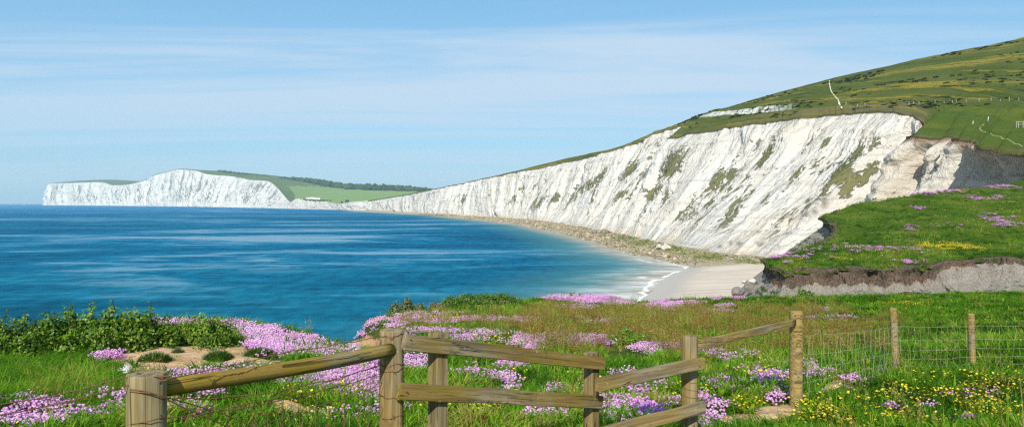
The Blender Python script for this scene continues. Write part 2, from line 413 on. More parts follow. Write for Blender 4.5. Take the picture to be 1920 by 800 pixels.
def bank_top_mat():
    k = NT('bank_turf')
    pos = k.pos()
    n = k.noise(k.mapping(pos, (.09, .05, .1)), 1, 5, .6, .4)
    f = k.noise(k.mapping(pos, (2.2, 2.2, 2.2)), 1, 5, .7)
    g = k.ramp(n, [(.3, (.035, .072, .006)), (.5, (.075, .125, .010)), (.72, (.15, .17, .024))])
    g = k.mix(k.sstep(f, .45, .75, 0, .7), g, (.028, .05, .008))
    return k.finish(k.bsdf(g, 1, .05, k.bump(f, .9, .5)))
M_bank = bank_top_mat()
def bank_wall_mat():
    k = NT('bank_earth')
    pos = k.pos(); v = k.att('depth'); pale = k.att('pale')      # metres below the turf
    n = k.noise(k.mapping(pos, (.8, .8, .35)), 1, 6, .65)
    f = k.noise(k.mapping(pos, (4, 4, 3)), 1, 5, .7)
    crack = k.noise(k.mapping(pos, (2.0, 2.0, .12)), 1, 4, .6)
    d = k.math('ADD', v, k.math('MULTIPLY', k.math('SUBTRACT', n, .5), 2.6))
    soil = k.ramp(f, [(.3, (.075, .052, .034)), (.55, (.19, .145, .105)), (.75, (.30, .245, .19))])
    soil = k.mix(k.sstep(crack, .58, .68), soil, (.045, .032, .022))
    rust = k.ramp(f, [(.3, (.16, .065, .022)), (.7, (.34, .15, .055))])
    clay = k.ramp(k.math('ADD', k.math('MULTIPLY', f, .5), k.math('MULTIPLY', n, .5)), [(.3, (.21, .18, .145)), (.5, (.38, .34, .285)), (.7, (.52, .475, .41))])
    thick = k.math('SUBTRACT', 1.95, k.math('MULTIPLY', pale, 1.45))
    c = k.mix(k.math('MULTIPLY', k.sstep(k.math('SUBTRACT', d, thick), -.45, -.15), k.sstep(k.noise(k.mapping(pos, (.16, .16, .3)), 1, 3, .6), .46, .62)), soil, rust)
    c = k.mix(k.sstep(k.math('SUBTRACT', d, thick), -.05, .12), c, clay)
    tuft = k.math('MULTIPLY', k.sstep(k.noise(k.mapping(pos, (.55, .55, .8)), 1, 5, .7), .60, .66), k.sstep(v, 2.2, 3.2))
    c = k.mix(tuft, c, (.06, .085, .02))
    return k.finish(k.bsdf(c, 1, .05, k.bump(k.math('ADD', f, k.math('MULTIPLY', crack, .8)), 1, .7)))
M_bankwall = bank_wall_mat()

def wood_mat(name, axis, a, b, moss, mossamt=.5):
    k = NT(name)
    o = k.coord('Object')
    lo = [28, 28, 28]; lo[axis] = 1.6
    hi = [75, 75, 75]; hi[axis] = 2.2
    bl = [4, 4, 4]; bl[axis] = 2.2
    oi = k.n('ShaderNodeObjectInfo').outputs['Random']
    off = k.n('ShaderNodeVectorMath', operation='ADD'); k.link(o, off.inputs[0])
    cx = k.n('ShaderNodeCombineXYZ')
    for i in range(3): k.link(k.math('MULTIPLY', oi, 37 + 11 * i), cx.inputs[i])
    k.link(cx.outputs[0], off.inputs[1]); o = off.outputs[0]
    g1 = k.noise(k.mapping(o, lo), 1, 5, .6, .6); g2 = k.noise(k.mapping(o, hi), 1, 4, .7); m = k.noise(k.mapping(o, bl), 1, 5, .62)
    c = k.mix(k.sstep(g1, .38, .62), a, b)
    c = k.mix(k.math('MULTIPLY', k.sstep(m, .40, .62), mossamt), c, moss)
    c = k.mix(k.sstep(g2, .56, .70, 0, .7), c, (.06, .043, .02))
    ck = [13, 13, 13]; ck[axis] = .30
    crack = k.noise(k.mapping(o, ck, (0, 0, 0), (4, 1, 7)), 1, 3, .5, .4)
    crk = k.sstep(k.math('ABSOLUTE', k.math('SUBTRACT', crack, .5)), .014, .004)
    crk = k.math('MULTIPLY', crk, k.sstep(m, .46, .56))
    c = k.mix(k.math('MULTIPLY', crk, .75), c, (.025, .018, .01))
    gs = [3.1, 3.1, 3.1]; gs[axis] = 1.3
    c = k.mix(k.sstep(k.noise(k.mapping(o, gs, (0, 0, 0), (11, 5, 2)), 1, 5, .65), .42, .60, 0, .7), c, k.mix(k.sstep(g1, .35, .65), (.11, .092, .062), (.29, .25, .175)))
    sp = k.noise(k.mapping(o, (22, 22, 22)), 1, 3, .5)
    c = k.mix(k.sstep(sp, .68, .73, 0, .55), c, (.46, .44, .36))         # lichen spots
    c = k.mix(k.sstep(k.noise(k.mapping(o, (7, 7, 7), (0, 0, 0), (3, 8, 1)), 1, 3, .5), .62, .75, 0, .6), c, (.09, .065, .028))
    return k.finish(k.bsdf(c, .9, .15, k.bump(k.math('SUBTRACT', k.math('ADD', k.math('MULTIPLY', g1, .7), k.math('MULTIPLY', g2, .6)), k.math('MULTIPLY', crk, 1.5)), .9, .008)))
W_post = wood_mat('weathered_post', 2, (0.199, 0.133, 0.047), (0.289, 0.205, 0.082), (0.233, 0.162, 0.025), .55)
W_post_grey = wood_mat('grey_post', 2, (0.186, 0.140, 0.062), (0.290, 0.228, 0.111), (0.227, 0.179, 0.051), .4)
W_sq = wood_mat('square_post_wood', 2, (0.156, 0.108, 0.041), (0.256, 0.189, 0.078), (0.195, 0.146, 0.033), .4)
W_rail = wood_mat('mossy_rail', 0, (0.161, 0.106, 0.030), (0.246, 0.165, 0.049), (0.223, 0.170, 0.021), .7)
W_rail_grey = wood_mat('weathered_rail', 0, (0.205, 0.136, 0.047), (0.320, 0.231, 0.093), (0.232, 0.167, 0.039), .4)
W_pole = wood_mat('mossy_pole', 0, (0.220, 0.137, 0.032), (0.303, 0.200, 0.053), (0.285, 0.196, 0.015), .75)
W_half = wood_mat('half_round_wood', 0, (0.216, 0.151, 0.054), (0.336, 0.244, 0.094), (0.289, 0.209, 0.040), .45)
M_rust = plain('rusty_wire', (.16, .075, .035), .75, .4, .4, 60)
M_galv = plain('galvanised_wire', (.40, .37, .27), .5, .5, .3, 60)
M_wool = plain('wool', (.82, .82, .82), 1, 0, .05)

# ==================================================================== MAIN CLIFF AND DOWN
Bst = [(690, 2250), (760, 1750), (830, 1400), (920, 1150), (1000, 947), (1072, 720), (1117, 600), (1136, 565), (1160, 520), (1212, 435), (1268, 375), (1332, 325), (1425, 298),
       (1475, 288), (1490, 278), (1545, 266), (1610, 246), (1660, 225), (1690, 200), (1720, 180)]
Tst = [(690, 378, 2350), (760, 366, 1950), (850, 348, 1500), (925, 331.5, 1230), (1050, 307, 1000), (1145, 284, 800), (1225, 252, 700), (1287, 236, 640), (1264, 259, 570), (1360, 240, 480), (1480, 223, 410),
       (1600, 212, 355), (1694, 211, 320), (1750, 237, 303), (1714, 257, 284), (1792, 258, 264), (1850, 269, 238), (1925, 288, 206), (2060, 316, 180), (2260, 346, 160)]
M1st = [(690, 377, 2380), (760, 365, 2000), (852, 347, 1540), (930, 329.5, 1260), (1052, 302, 1040), (1150, 280.5, 830), (1232, 249, 720), (1292, 231, 700), (1310, 221, 690), (1390, 216, 600), (1490, 209, 540),
        (1600, 201, 480), (1690, 196, 440), (1760, 193, 420), (1800, 192, 400), (1850, 190, 390), (1920, 186, 380), (2000, 183, 370), (2200, 175, 350), (2500, 165, 330)]
M2st = [(690, 376.6, 2400), (760, 364.7, 2020), (853, 346.7, 1560), (932, 329, 1280), (1053, 300.5, 1060), (1152, 279, 850), (1236, 247, 750), (1298, 226.5, 720), (1330, 212, 715), (1400, 205, 620), (1490, 195, 560),
        (1600, 191, 500), (1690, 186, 460), (1760, 184, 440), (1800, 183, 420), (1850, 181, 410), (1920, 178, 400), (2000, 175, 390), (2200, 167, 370), (2500, 155, 350)]
Sst = [(690, 376, 2420), (760, 364.4, 2060), (855, 346.3, 1600), (935, 328.3, 1320), (1055, 298.5, 1110), (1155, 276.5, 890), (1240, 244, 800), (1302, 219, 830), (1345, 206, 850), (1430, 182, 790), (1550, 150, 740),
       (1640, 129, 700), (1720, 111, 680), (1800, 95, 670), (1860, 83, 660), (1920, 70, 650), (2000, 54, 640), (2100, 38, 630), (2300, 4, 600), (2600, -40, 570)]

def strip_rows(stn, uu):
    a = np.array(stn, float); k = np.arange(len(a))
    i = np.clip(np.floor(uu).astype(int), 0, len(a) - 2); f = (uu - i)[:, None]
    p0 = a[np.clip(i - 1, 0, len(a) - 1)]; p1 = a[i]; p2 = a[i + 1]; p3 = a[np.clip(i + 2, 0, len(a) - 1)]
    # gentle catmull-rom, half tension
    m1 = (p2 - p0) * .35; m2 = (p3 - p1) * .35
    return (2 * f**3 - 3 * f**2 + 1) * p1 + (f**3 - 2 * f**2 + f) * m1 + (-2 * f**3 + 3 * f**2) * p2 + (f**3 - f**2) * m2
def dedupe_density(stn3, counts):
    return np.concatenate([np.linspace(i, i + 1, c, endpoint=False) for i, c in enumerate(counts)] + [[len(counts)]])
W3 = lambda rows: np.array([P(*r) for r in rows])
B3 = np.array([(PX(px, Y), Y, 2.0) for px, Y in Bst])
uu = dedupe_density(None, [40, 60, 80, 70, 110, 110, 90, 50, 60, 120, 130, 130, 120, 70, 50, 60, 50, 50, 30, 20])[:]
uu = uu[uu <= len(B3) - 1 + 1e-9]
rB = strip_rows(B3, uu); rT = strip_rows(W3(Tst), uu); rM1 = strip_rows(W3(M1st), uu); rM2 = strip_rows(W3(M2st), uu); rS = strip_rows(W3(Sst), uu)
mid = (rB + rT) / 2
arc = np.concatenate([[0], np.cumsum(np.linalg.norm(np.diff(mid[:, :2], axis=0), axis=1))])
# outward (seaward) horizontal normal
tg = np.gradient(mid[:, :2], axis=0)
kern = np.hanning(61); kern /= kern.sum()
tg = np.stack([np.convolve(np.pad(tg[:, i] / np.maximum(1e-6, np.linalg.norm(tg, axis=1)), 30, 'edge'), kern, 'valid') for i in (0, 1)], 1)
nrm = np.stack([-tg[:, 1], tg[:, 0]], 1); nrm /= np.linalg.norm(nrm, axis=1)[:, None]
if (nrm[len(nrm) // 2] @ np.array([-1, 0])) < 0: nrm = -nrm
# ragged lip
jit = (fbm(arc / 9, arc * 0 + 1, 4, 5) - .5) * 9.0 + (fbm(arc / 45, arc * 0, 3, 9) - .5) * 9
amp_far = smooth(2300, 900, rT[:, 1]) * .8 + .35
for r_, q in ((rT, 1), (rM1, .2)):
    r_[:, :2] += nrm * (jit * q * amp_far)[:, None]
    if q == 1: r_[:, 2] += (fbm(arc / 5, arc * 0 + 3, 3, 8) - .5) * 1.0
nv = 150
v = np.linspace(0, 1, nv)
# slight concave toe, near vertical head
head = np.interp(uu, [0, 5, 7, 11, 12.6, 14, 19], [.15, .22, .25, .22, .35, .5, .5])
vh = 1 - (1 - v[None, :]) ** np.interp(uu, [0, 8, 12, 13, 19], [1.1, 1.2, 1.3, 2.3, 2.6])[:, None]
cliff = rB[:, None, :] * (1 - v[None, :, None]) + rT[:, None, :] * v[None, :, None]
hz = rB[:, None, :2] * (1 - vh[..., None]) + rT[:, None, :2] * vh[..., None]
cliff[:, :, 2] += (v[None] * (1 - v[None])) * 0
A = arc[:, None] + 0 * v[None]; Vm = v[None] * 70 + 0 * arc[:, None]
warp = (fbm(A / 60, Vm / 50, 3, 3) - .5) * 26
As = A + warp
gul = (ridged(As / 34, Vm / 160, 3, 11) - .55) * 17 + np.minimum(0, fbm(As / 16, Vm / 90, 3, 13) - .46) * 36 + (ridged(As / 11, Vm / 70, 3, 21) - .55) * 3.8 + (fbm(As / 3.4, Vm / 6, 4, 31, .6) - .5) * 3.0 + (ridged(As / 5.5, Vm / 26, 2, 33) - .55) * 1.8
big = (fbm(A / 110, Vm / 120, 3, 41) - .5) * 15
led = (ridged(A / 90 + 3, (Vm + A * .05) / 6.5, 2, 51) - .5) * 1.5
env = np.clip(smooth(-.02, .20, v) * .85 + .15, 0, 1)[None] * (1 - .75 * smooth(.86, 1.0, v))[None]
disp = (gul * np.interp(uu, [11, 13, 16], [1, 1.25, 1.7])[:, None] + big + led) * env
hz = hz + nrm[:, None, :] * disp[..., None]
bay = 11 * np.exp(-((uu - 13.0) / .38) ** 2) + 9 * np.exp(-((uu - 14.45) / .16) ** 2) + (19 + 6 * np.sin(uu * 9)) * smooth(15.1, 15.75, uu) + 6 * np.exp(-((uu - 12.45) / .12) ** 2) + 5 * np.exp(-((uu - 9.4) / .12) ** 2)
hz = hz - nrm[:, None, :] * (bay[:, None] * (smooth(.02, .35, v) * (1 - .92 * smooth(.84, .97, v)))[None])[..., None]
cliff[:, :, :2] = hz
cliff[:, :, 2] += (fbm(As / 5, Vm / 5, 3, 61) - .5) * 1.0 * env
nu = len(uu)
tan = np.clip(np.interp(uu, [0, 8, 9.5, 11, 12, 13, 14, 19], [0, 0, .25, .45, .5, .55, .9, 1]), 0, 1)[:, None] * np.interp(v, [0, .2, .45, 1], [1, .85, .35, .22])[None]
tan = np.maximum(tan, np.interp(uu, [12.3, 13.6, 15.2, 19], [.2, .40, .32, .3])[:, None] + 0 * v[None])
tan = np.maximum(tan, np.interp(v, [0, .06, .14], [.75, .45, 0])[None] + 0 * uu[:, None])
veg = np.interp(uu, [0, 3, 4.5, 7, 9, 11, 12, 13, 15, 19], [-.2, -.15, .35, .45, .55, .40, .20, -.2, -.9, -1])[:, None] + 0 * v[None]
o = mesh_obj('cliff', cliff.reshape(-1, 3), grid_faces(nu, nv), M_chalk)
tag(o, 'white chalk cliff with grassy streaks rising from the beach', None, None, 'structure')
set_uv(o, A + Vm * .0, Vm); attr(o, 'rise', np.broadcast_to(v, (nu, nv))); attr(o, 'tan', tan); attr(o, 'veg', veg); cpx, cpy = CX + F * cliff[:, :, 0] / cliff[:, :, 1], HY - F * (cliff[:, :, 2] - EYE) / cliff[:, :, 1]
PL = [(1262, 312, 32, 14, 52, 1), (1226, 364, 24, 8, 55, .8), (1100, 350, 34, 7, 40, .9), (1042, 370, 15, 7, 45, .9), (1012, 379, 18, 8, 45, .7), (1140, 340, 30, 10, 42, .5), (1176, 320, 26, 8, 45, .6), (1344, 336, 26, 9, 55, 1), (1372, 324, 13, 7, 50, .8), (1436, 294, 25, 6, 52, .9), (1440, 324, 21, 8, 45, .8), (1400, 360, 30, 14, 48, .75), (1382, 382, 27, 13, 50, 1), (1362, 412, 27, 9, 52, .9), (1280, 400, 25, 7, 52, .9), (1256, 364, 25, 9, 50, .8), (1316, 328, 23, 5, 52, .7), (1484, 338, 38, 4, 50, .8), (1438, 372, 19, 6, 55, .8), (1580, 316, 42, 7, 46, .75), (1592, 355, 34, 11, 46, 1), (1548, 268, 15, 5, 45, .7), (1622, 335, 32, 10, 46, 1.1), (1583, 328, 17, 9, 45, .9), (1613, 284, 30, 6, 46, .7), (1642, 270, 18, 7, 46, .9), (1330, 300, 15, 5, 50, .5), (1500, 250, 12, 4, 50, .5), (1205, 395, 18, 6, 50, .5), (1160, 372, 22, 6, 45, .5), (960, 375, 14, 5, 45, .5), (910, 368, 10, 4, 45, .5), (1510, 400, 26, 8, 52, .6), (1540, 370, 26, 8, 50, .6), (1465, 400, 20, 9, 52, .6), (1690, 300, 30, 5, 50, .6), (1300, 440, 18, 5, 50, .4), (870, 372, 8, 4, 45, .5), (1230, 262, 16, 5, 45, .5), (1070, 335, 14, 4, 42, .4)]
plants = np.zeros(cpx.shape)
for cx, cy, hl, hw_, an, st in PL:
    dx, dy = cpx - cx, cpy - cy; ca, sa = -math.cos(R(an)), math.sin(R(an)); l_ = (dx * ca + dy * sa) / (hl * 1.15); w_ = (dx * sa - dy * ca) / (hw_ * 1.3)
    plants = np.maximum(plants, st * np.exp(-(l_ ** 2 + w_ ** 2) ** 1.5))
dark_spot = np.zeros(cpx.shape)  # spots on the face coloured dark, surface left uncut
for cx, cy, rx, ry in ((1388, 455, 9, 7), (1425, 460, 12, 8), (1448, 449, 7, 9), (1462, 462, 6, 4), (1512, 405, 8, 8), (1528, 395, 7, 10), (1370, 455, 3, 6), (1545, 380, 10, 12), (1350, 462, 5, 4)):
    dark_spot = np.maximum(dark_spot, np.exp(-((cpx - cx) / rx) ** 2 - ((cpy - cy) / ry) ** 2))
attr(o, 'plants', plants); attr(o, 'dark_spot', dark_spot * 1.0)
attr(o, 'cap', np.interp(uu, [12.4, 13.2, 19], [0, 1, 1])[:, None] + 0 * v[None])

# the down above the cliff
segs = [(rT, rM1, 46), (rM1, rM2, 12), (rM2, rS, 80)]
rS2 = rS + np.stack([nrm[:, 0] * 0 + 60, np.full(nu, 90.), np.full(nu, 2.)], 1); rS3 = rS + np.array([300, 350, -60.])
rows = []; wv = []
lip0 = rT.copy(); lip0[:, 2] -= .9; lip0[:, :2] += nrm * 0.15                      # turf edge turned down over the chalk
rows.append(lip0); wv.append(-.01)
tot = 0
for si, (a, b, n) in enumerate(segs):
    for q in np.linspace(0, 1, n, endpoint=False):
        r = a * (1 - q) + b * q
        if si == 0: r = r + np.array([0, 0, 1.]) * (np.sin(q * math.pi) * np.interp(uu, [0, 5, 8, 12, 19], [1, 1, 2.2, 3, 2]))[:, None]
        rows.append(r); wv.append(si + q)
for q in np.linspace(0, 1, 7): rows.append(rS * (1 - q) + rS2 * q + np.array([0, 0, 3.5]) * math.sin(q * math.pi) * .6); wv.append(3 + q)
for q in np.linspace(.2, 1, 5): rows.append(rS2 * (1 - q) + rS3 * q); wv.append(4 + q)
down = np.stack(rows, 1); wv = np.array(wv); nw = len(wv)
dist_v = np.concatenate([np.zeros((nu, 1)), np.cumsum(np.linalg.norm(np.diff(down, axis=1), axis=2), 1)], 1)
AA = arc[:, None] + 0 * wv[None]
inner = (smooth(.02, .5, wv) * (1 - .6 * smooth(2.85, 3.0, wv) * (wv < 3.6)))[None]
down[:, :, 2] += ((fbm(AA / 55, dist_v / 40, 4, 71) - .5) * 5.0 + (fbm(AA / 9, dist_v / 9, 4, 73) - .5) * 1.6) * inner * np.interp(uu, [0, 4, 8, 19], [.15, .3, .8, 1])[:, None]
o = mesh_obj('hill', down.reshape(-1, 3), grid_faces(nu, nw), M_down)
tag(o, 'steep green down rising to the right above the chalk cliff', None, None, 'structure')
set_uv(o, AA, dist_v)
U = uu[:, None] + 0 * wv[None]; Wv = wv[None] + 0 * uu[:, None]
attr(o, 'scar', ((Wv >= 1.03) & (Wv <= 1.97)) * np.interp(uu, [6.8, 7.2, 9.4, 10.1], [0, 1, 1, 0])[:, None])
attr(o, 'lush', smooth(.95, .75, Wv) * smooth(.0, .06, Wv) * np.interp(uu, [7.6, 8.3, 9.3, 12.2, 13.3, 14, 19], [0, .35, .1, 0, .35, 1, 1])[:, None])
attr(o, 'lip', np.maximum(smooth(.75, .2, Wv) * np.interp(uu, [7, 9, 10.3, 13.0, 13.6, 14], [.3, .3, .85, 1, .8, 0])[:, None], smooth(.05, .0, Wv) * .8))
hillpx = CX + F * down[:, :, 0] / down[:, :, 1]; hillpy = HY - F * (down[:, :, 2] - EYE) / down[:, :, 1]
hillmask = np.zeros_like(hillpx, bool); hillmask[:, 1:46 + 12 + 80] = True
def hill_at(px, py):
    d = (hillpx - px) ** 2 + (hillpy - py) ** 2 + (~hillmask) * 1e6
    i = np.unravel_index(np.argmin(d), d.shape)
    return down[i].copy()

def ribbon(name, pts, halfw, lift, mat):
    pts = np.array(pts); vs = []
    for i, p in enumerate(pts):
        t = pts[min(i + 1, len(pts) - 1)] - pts[max(i - 1, 0)]; t[2] = 0; t /= max(1e-6, np.linalg.norm(t))
        s = np.array([t[1], -t[0], 0]); w = halfw * (.6 + .8 * random.random())
        vs += [p + s * w + (0, 0, lift - .3), p + (0, 0, lift), p - s * w + (0, 0, lift - .3)]
    return mesh_obj(name, vs, grid_faces(len(pts), 3), mat)
M_chalkpath = plain('chalk_path', (.60, .57, .47), 1, .05, .2, .3)
M_track = plain('worn_track', (.25, .25, .10), 1, .05, .25, .3)
def path_pts(poly, n):
    poly = np.array(poly, float); t = np.linspace(0, len(poly) - 1, n)
    return [hill_at(np.interp(q, range(len(poly)), poly[:, 0]), np.interp(q, range(len(poly)), poly[:, 1])) for q in t]
o = ribbon('path', path_pts([(1555, 152), (1556, 162), (1558, 170), (1563, 178), (1571, 187), (1574, 196), (1579, 204)], 22), .42, .45, M_chalkpath); tag(o, 'narrow white chalk path climbing the down', None, None, 'structure')
o = ribbon('path', path_pts([(1845, 233), (1836, 241), (1845, 247), (1866, 255), (1890, 263), (1917, 273)], 20), .50, .12, M_track); tag(o, 'faint worn path curving over the grassy shoulder', None, None, 'structure')
# road bench behind the fence
# ==================================================================== HEADLAND
hs = [((80, 7600), (84, 362, 7605), (86, 361, 7650)), ((84, 7500), (92, 345, 7550), (100, 344, 7800)), ((130, 7000), (135, 343, 7150), (140, 339, 7900)), ((185, 6500), (191, 341.5, 6650), (190, 337, 7600)),
      ((205, 6250), (210, 347, 6400), (225, 337.5, 7400)), ((235, 5950), (241, 346, 6100), (258, 340, 6700)), ((262, 5700), (276, 337, 5850), (280, 335.5, 6000)), ((270, 5560), (285, 330.5, 5710), (290, 328, 5810)),
      ((295, 5300), (310, 323, 5450), (314, 321.5, 5550)), ((320, 5000), (335, 318, 5150), (340, 317, 5250)), ((350, 4700), (366, 320, 4850), (372, 318.5, 5000)), ((370, 4500), (391, 327, 4650), (410, 320.5, 4950)),
      ((405, 4200), (435, 330.5, 4350), (470, 325, 4800)), ((435, 3900), (469, 337, 4050), (507, 329, 4600)), ((468, 3650), (504, 340, 3800), (560, 337, 4500)), ((492, 3450), (522, 354, 3550), (590, 343, 4400)),
      ((510, 3300), (533, 367, 3350), (620, 348, 4300)), ((525, 3150), (545, 379, 3180), (650, 352, 4200)), ((545, 3000), (556, 372, 3040), (690, 354, 4100)), ((575, 2850), (585, 376, 2890), (730, 355, 4000)),
      ((605, 2700), (612, 378, 2740), (770, 356, 3950)), ((632, 2580), (636, 382, 2600), (800, 357, 3900)), ((655, 2480), (660, 378, 2500), (850, 358, 3850)), ((690, 2400), (700, 376, 2450), (900, 360, 3800)), ((760, 2350), (790, 376, 2400), (1000, 362, 3700))]
hu = dedupe_density(None, [16, 24, 30, 16, 18, 18, 14, 14, 18, 20, 20, 26, 26, 26, 22, 20, 18, 18, 22, 20, 18, 14, 18, 20]); hu = hu[hu <= len(hs) - 1 + 1e-9]
hB = strip_rows(np.array([(PX(b[0], b[1]), b[1], .5) for b, t, s in hs]), hu)
hT = strip_rows(np.array([P(*t) for b, t, s in hs]), hu); hS = strip_rows(np.array([P(*s) for b, t, s in hs]), hu)
harc = np.concatenate([[0], np.cumsum(np.linalg.norm(np.diff(((hB + hT) / 2)[:, :2], axis=0), axis=1))])
n2 = len(hu); v2 = np.linspace(0, 1, 60)
hc = hB[:, None] * (1 - v2[None, :, None]) + hT[:, None] * v2[None, :, None]
HA = harc[:, None] + 0 * v2[None]; HV = v2[None] * 120 + 0 * harc[:, None]
hw = (fbm(HA / 160, HV / 60, 3, 81) - .5) * 120
g = (ridged((HA + hw + HV * .7) / 130, HV / 150, 4, 83, .6) - .55) * 75 + (fbm((HA + HV * .9) / 28, HV / 40, 3, 85) - .5) * 26
hgt = np.clip((hT[:, 2] - hB[:, 2]) / 130, .12, 1)[:, None]
g = g * (np.sin(np.clip(v2, 0, 1) * math.pi) ** .6)[None] * hgt
hc[:, :, 1] -= g * .8; hc[:, :, 0] -= g * .55
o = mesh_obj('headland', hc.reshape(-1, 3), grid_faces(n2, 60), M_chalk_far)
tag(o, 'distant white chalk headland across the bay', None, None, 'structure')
set_uv(o, HA + HV * .6, HV); attr(o, 'rise', np.broadcast_to(v2 * .985, (n2, 60))); attr(o, 'tan', np.broadcast_to(np.interp(v2, [0, .12], [.5, 0]), (n2, 60)) + np.interp(hu, [15, 17], [0, .8])[:, None]); attr(o, 'cap', np.zeros((n2, 60))); attr(o, 'plants', np.zeros((n2, 60))); attr(o, 'dark_spot', np.zeros((n2, 60))); attr(o, 'veg', np.interp(hu, [0, 5, 9, 15, 17, 24], [-.1, .1, .35, .25, -1, -1])[:, None] + 0 * v2[None])
rows = []; fq = np.linspace(0, 1, 60)
for q in fq: rows.append(hT * (1 - q) + hS * q + np.array([0, 0, 1.]) * (math.sin(q * math.pi) * np.interp(hu, [0, 10, 14, 19, 24], [2, 4, 6, 0, 0]))[:, None])
for q in np.linspace(.15, 1, 6): rows.append(hS + np.array([150 * q, 700 * q, -45 * q * q]))
ff = np.stack(rows, 1); nf = ff.shape[1]
ff[:, 1:, 2] += ((fbm(ff[:, 1:, 0] / 160, ff[:, 1:, 1] / 160, 3, 91) - .5) * 5)
o = mesh_obj('far_hill', ff.reshape(-1, 3), grid_faces(n2, nf), M_field); tag(o, 'distant green fields behind the headland', None, None, 'structure')
fpx = CX + F * ff[:, :, 0] / ff[:, :, 1]; fpy = HY - F * (ff[:, :, 2] - EYE) / ff[:, :, 1]
# the paler pasture: below a hedge line running from (538,347) along y 348, right of a slanting edge
edge = np.interp(fpy, [347, 352, 362, 367], [536, 543, 551, 553])
top = np.interp(fpx, [530, 600, 650, 720, 800], [347, 348, 353, 358, 360])
attr(o, 'field', ((fpx > edge) & (fpy > top)).astype(float))
def far_at(px, py):
    d = (fpx - px) ** 2 + (fpy - py) ** 2; d[:, 60:] += 1e6
    i = np.unravel_index(np.argmin(d), d.shape); return ff[i].copy()

# ==================================================================== BEACH
Wl = [(650, 2330), (735, 1800), (806, 1500), (872, 1150), (963, 900), (1021, 700), (1076, 560), (1098, 520), (1117, 480), (1152, 405), (1203, 352), (1250, 318), (1288, 296), (1281, 280), (1268, 268), (1252, 257), (1230, 232), (1212, 205), (1190, 180), (1150, 130), (1000, 80)]
Bb = [(690, 2250), (760, 1750), (830, 1400), (920, 1150), (1000, 947), (1072, 720), (1117, 600), (1136, 565), (1160, 520), (1212, 435), (1268, 375), (1332, 325), (1425, 298), (1475, 280), (1500, 262), (1530, 250), (1560, 225), (1560, 200), (1540, 170), (1500, 120), (1900, 70)]
bu = np.linspace(0, len(Wl) - 1, 500)
w3 = strip_rows(np.array([(PX(a, b), b, 0) for a, b in Wl]), bu); b3 = strip_rows(np.array([(PX(a, b), b, 3.2) for a, b in Bb]), bu)
w3[:, 0] += (fbm(bu * 3, bu * 0, 4, 101) - .5) * np.interp(bu, [0, 11, 13, 20], [10, 8, 2.2, 2])
q = np.linspace(-.5, 1.25, 60)
bz = np.interp(q, [-.5, 0, .12, .6, 1, 1.25], [-1.2, -.03, .3, 1.5, 3.2, 4])
bp = w3[:, None] + (b3 - w3)[:, None] * q[None, :, None]
bp[:, :, 2] = bz[None] + (fbm(bp[:, :, 0] / 3, bp[:, :, 1] / 3, 3, 103) - .5) * np.interp(bu, [0, 11.5, 12.4, 20], [.7, .7, .08, .06])[:, None] * smooth(-.02, .15, q)[None]
o = mesh_obj('beach', bp.reshape(-1, 3), grid_faces(500, 60), M_beach); tag(o, 'pale sandy beach with a shingle strip under the cliff', None, None, 'structure')
attr(o, 'wet', smooth(.34, .02, q)[None] + 0 * bu[:, None])
shing = np.interp(bu, [0, 11.4, 12.2, 13.2, 20], [1, 1, .78, .12, .0])[:, None] * np.interp(q, [0, .1, .5, 1.1], [.75, 1, 1, 1])[None]
shing = np.maximum(shing, np.interp(q, [.62, .80], [0, 1])[None] * np.interp(bu, [11, 13, 14, 20], [1, .7, .45, .3])[:, None])
attr(o, 'shingle', shing); attr(o, 'weed', np.interp(bu, [3, 6, 9, 12.5, 14], [0, .2, .65, .8, .35])[:, None] * np.interp(q, [.30, .55, .85, 1.0], [.10, 1, 1, .3])[None])

# ==================================================================== SEA
spx = np.concatenate([np.linspace(-6000, 600, 120, endpoint=False), np.linspace(600, 1500, 260, endpoint=False), np.linspace(1500, 7000, 60)])
sY = np.concatenate([np.geomspace(6, 120, 40, endpoint=False), np.geomspace(120, 500, 200, endpoint=False), np.geomspace(500, 16500, 160)])
SX = np.clip((spx[:, None] - CX) / F * sY[None], -13500, 16500); SY = np.broadcast_to(sY, SX.shape)
o = mesh_obj('sea', np.stack([SX, SY, SX * 0], 2).reshape(-1, 3), grid_faces(len(spx), len(sY)), M_sea); tag(o, 'blue sea of the bay with pale calm streaks', None, None, 'structure')
pw = w3[::3, :2]; a = pw[:-1]; b = pw[1:]; pt = np.stack([SX, SY], 2).reshape(-1, 2)
def seg_dist(pt, a, b):
    out = np.full(len(pt), 1e9)
    for i in range(len(a)):
        ab = b[i] - a[i]; t = np.clip(((pt - a[i]) @ ab) / max(1e-9, ab @ ab), 0, 1)
        d = pt - a[i] - t[:, None] * ab; out = np.minimum(out, (d * d).sum(1))
    return np.sqrt(out)
near = (pt[:, 1] < 2800) & (pt[:, 1] > 50)
sd = np.full(len(pt), 2000.); sd[near] = seg_dist(pt[near], a, b)
# sign: landward side is larger X than the waterline at the same Y
xw = np.interp(pt[:, 1], w3[::-1, 1], w3[::-1, 0]); sd = np.where((pt[:, 0] > xw) & near, -sd, sd)
attr(o, 'shore', sd); attr(o, 'dist', pt[:, 1]); attr(o, 'surf', np.interp(pt[:, 1], [60, 285, 330, 420, 700], [1, 1, .45, .25, .08]))

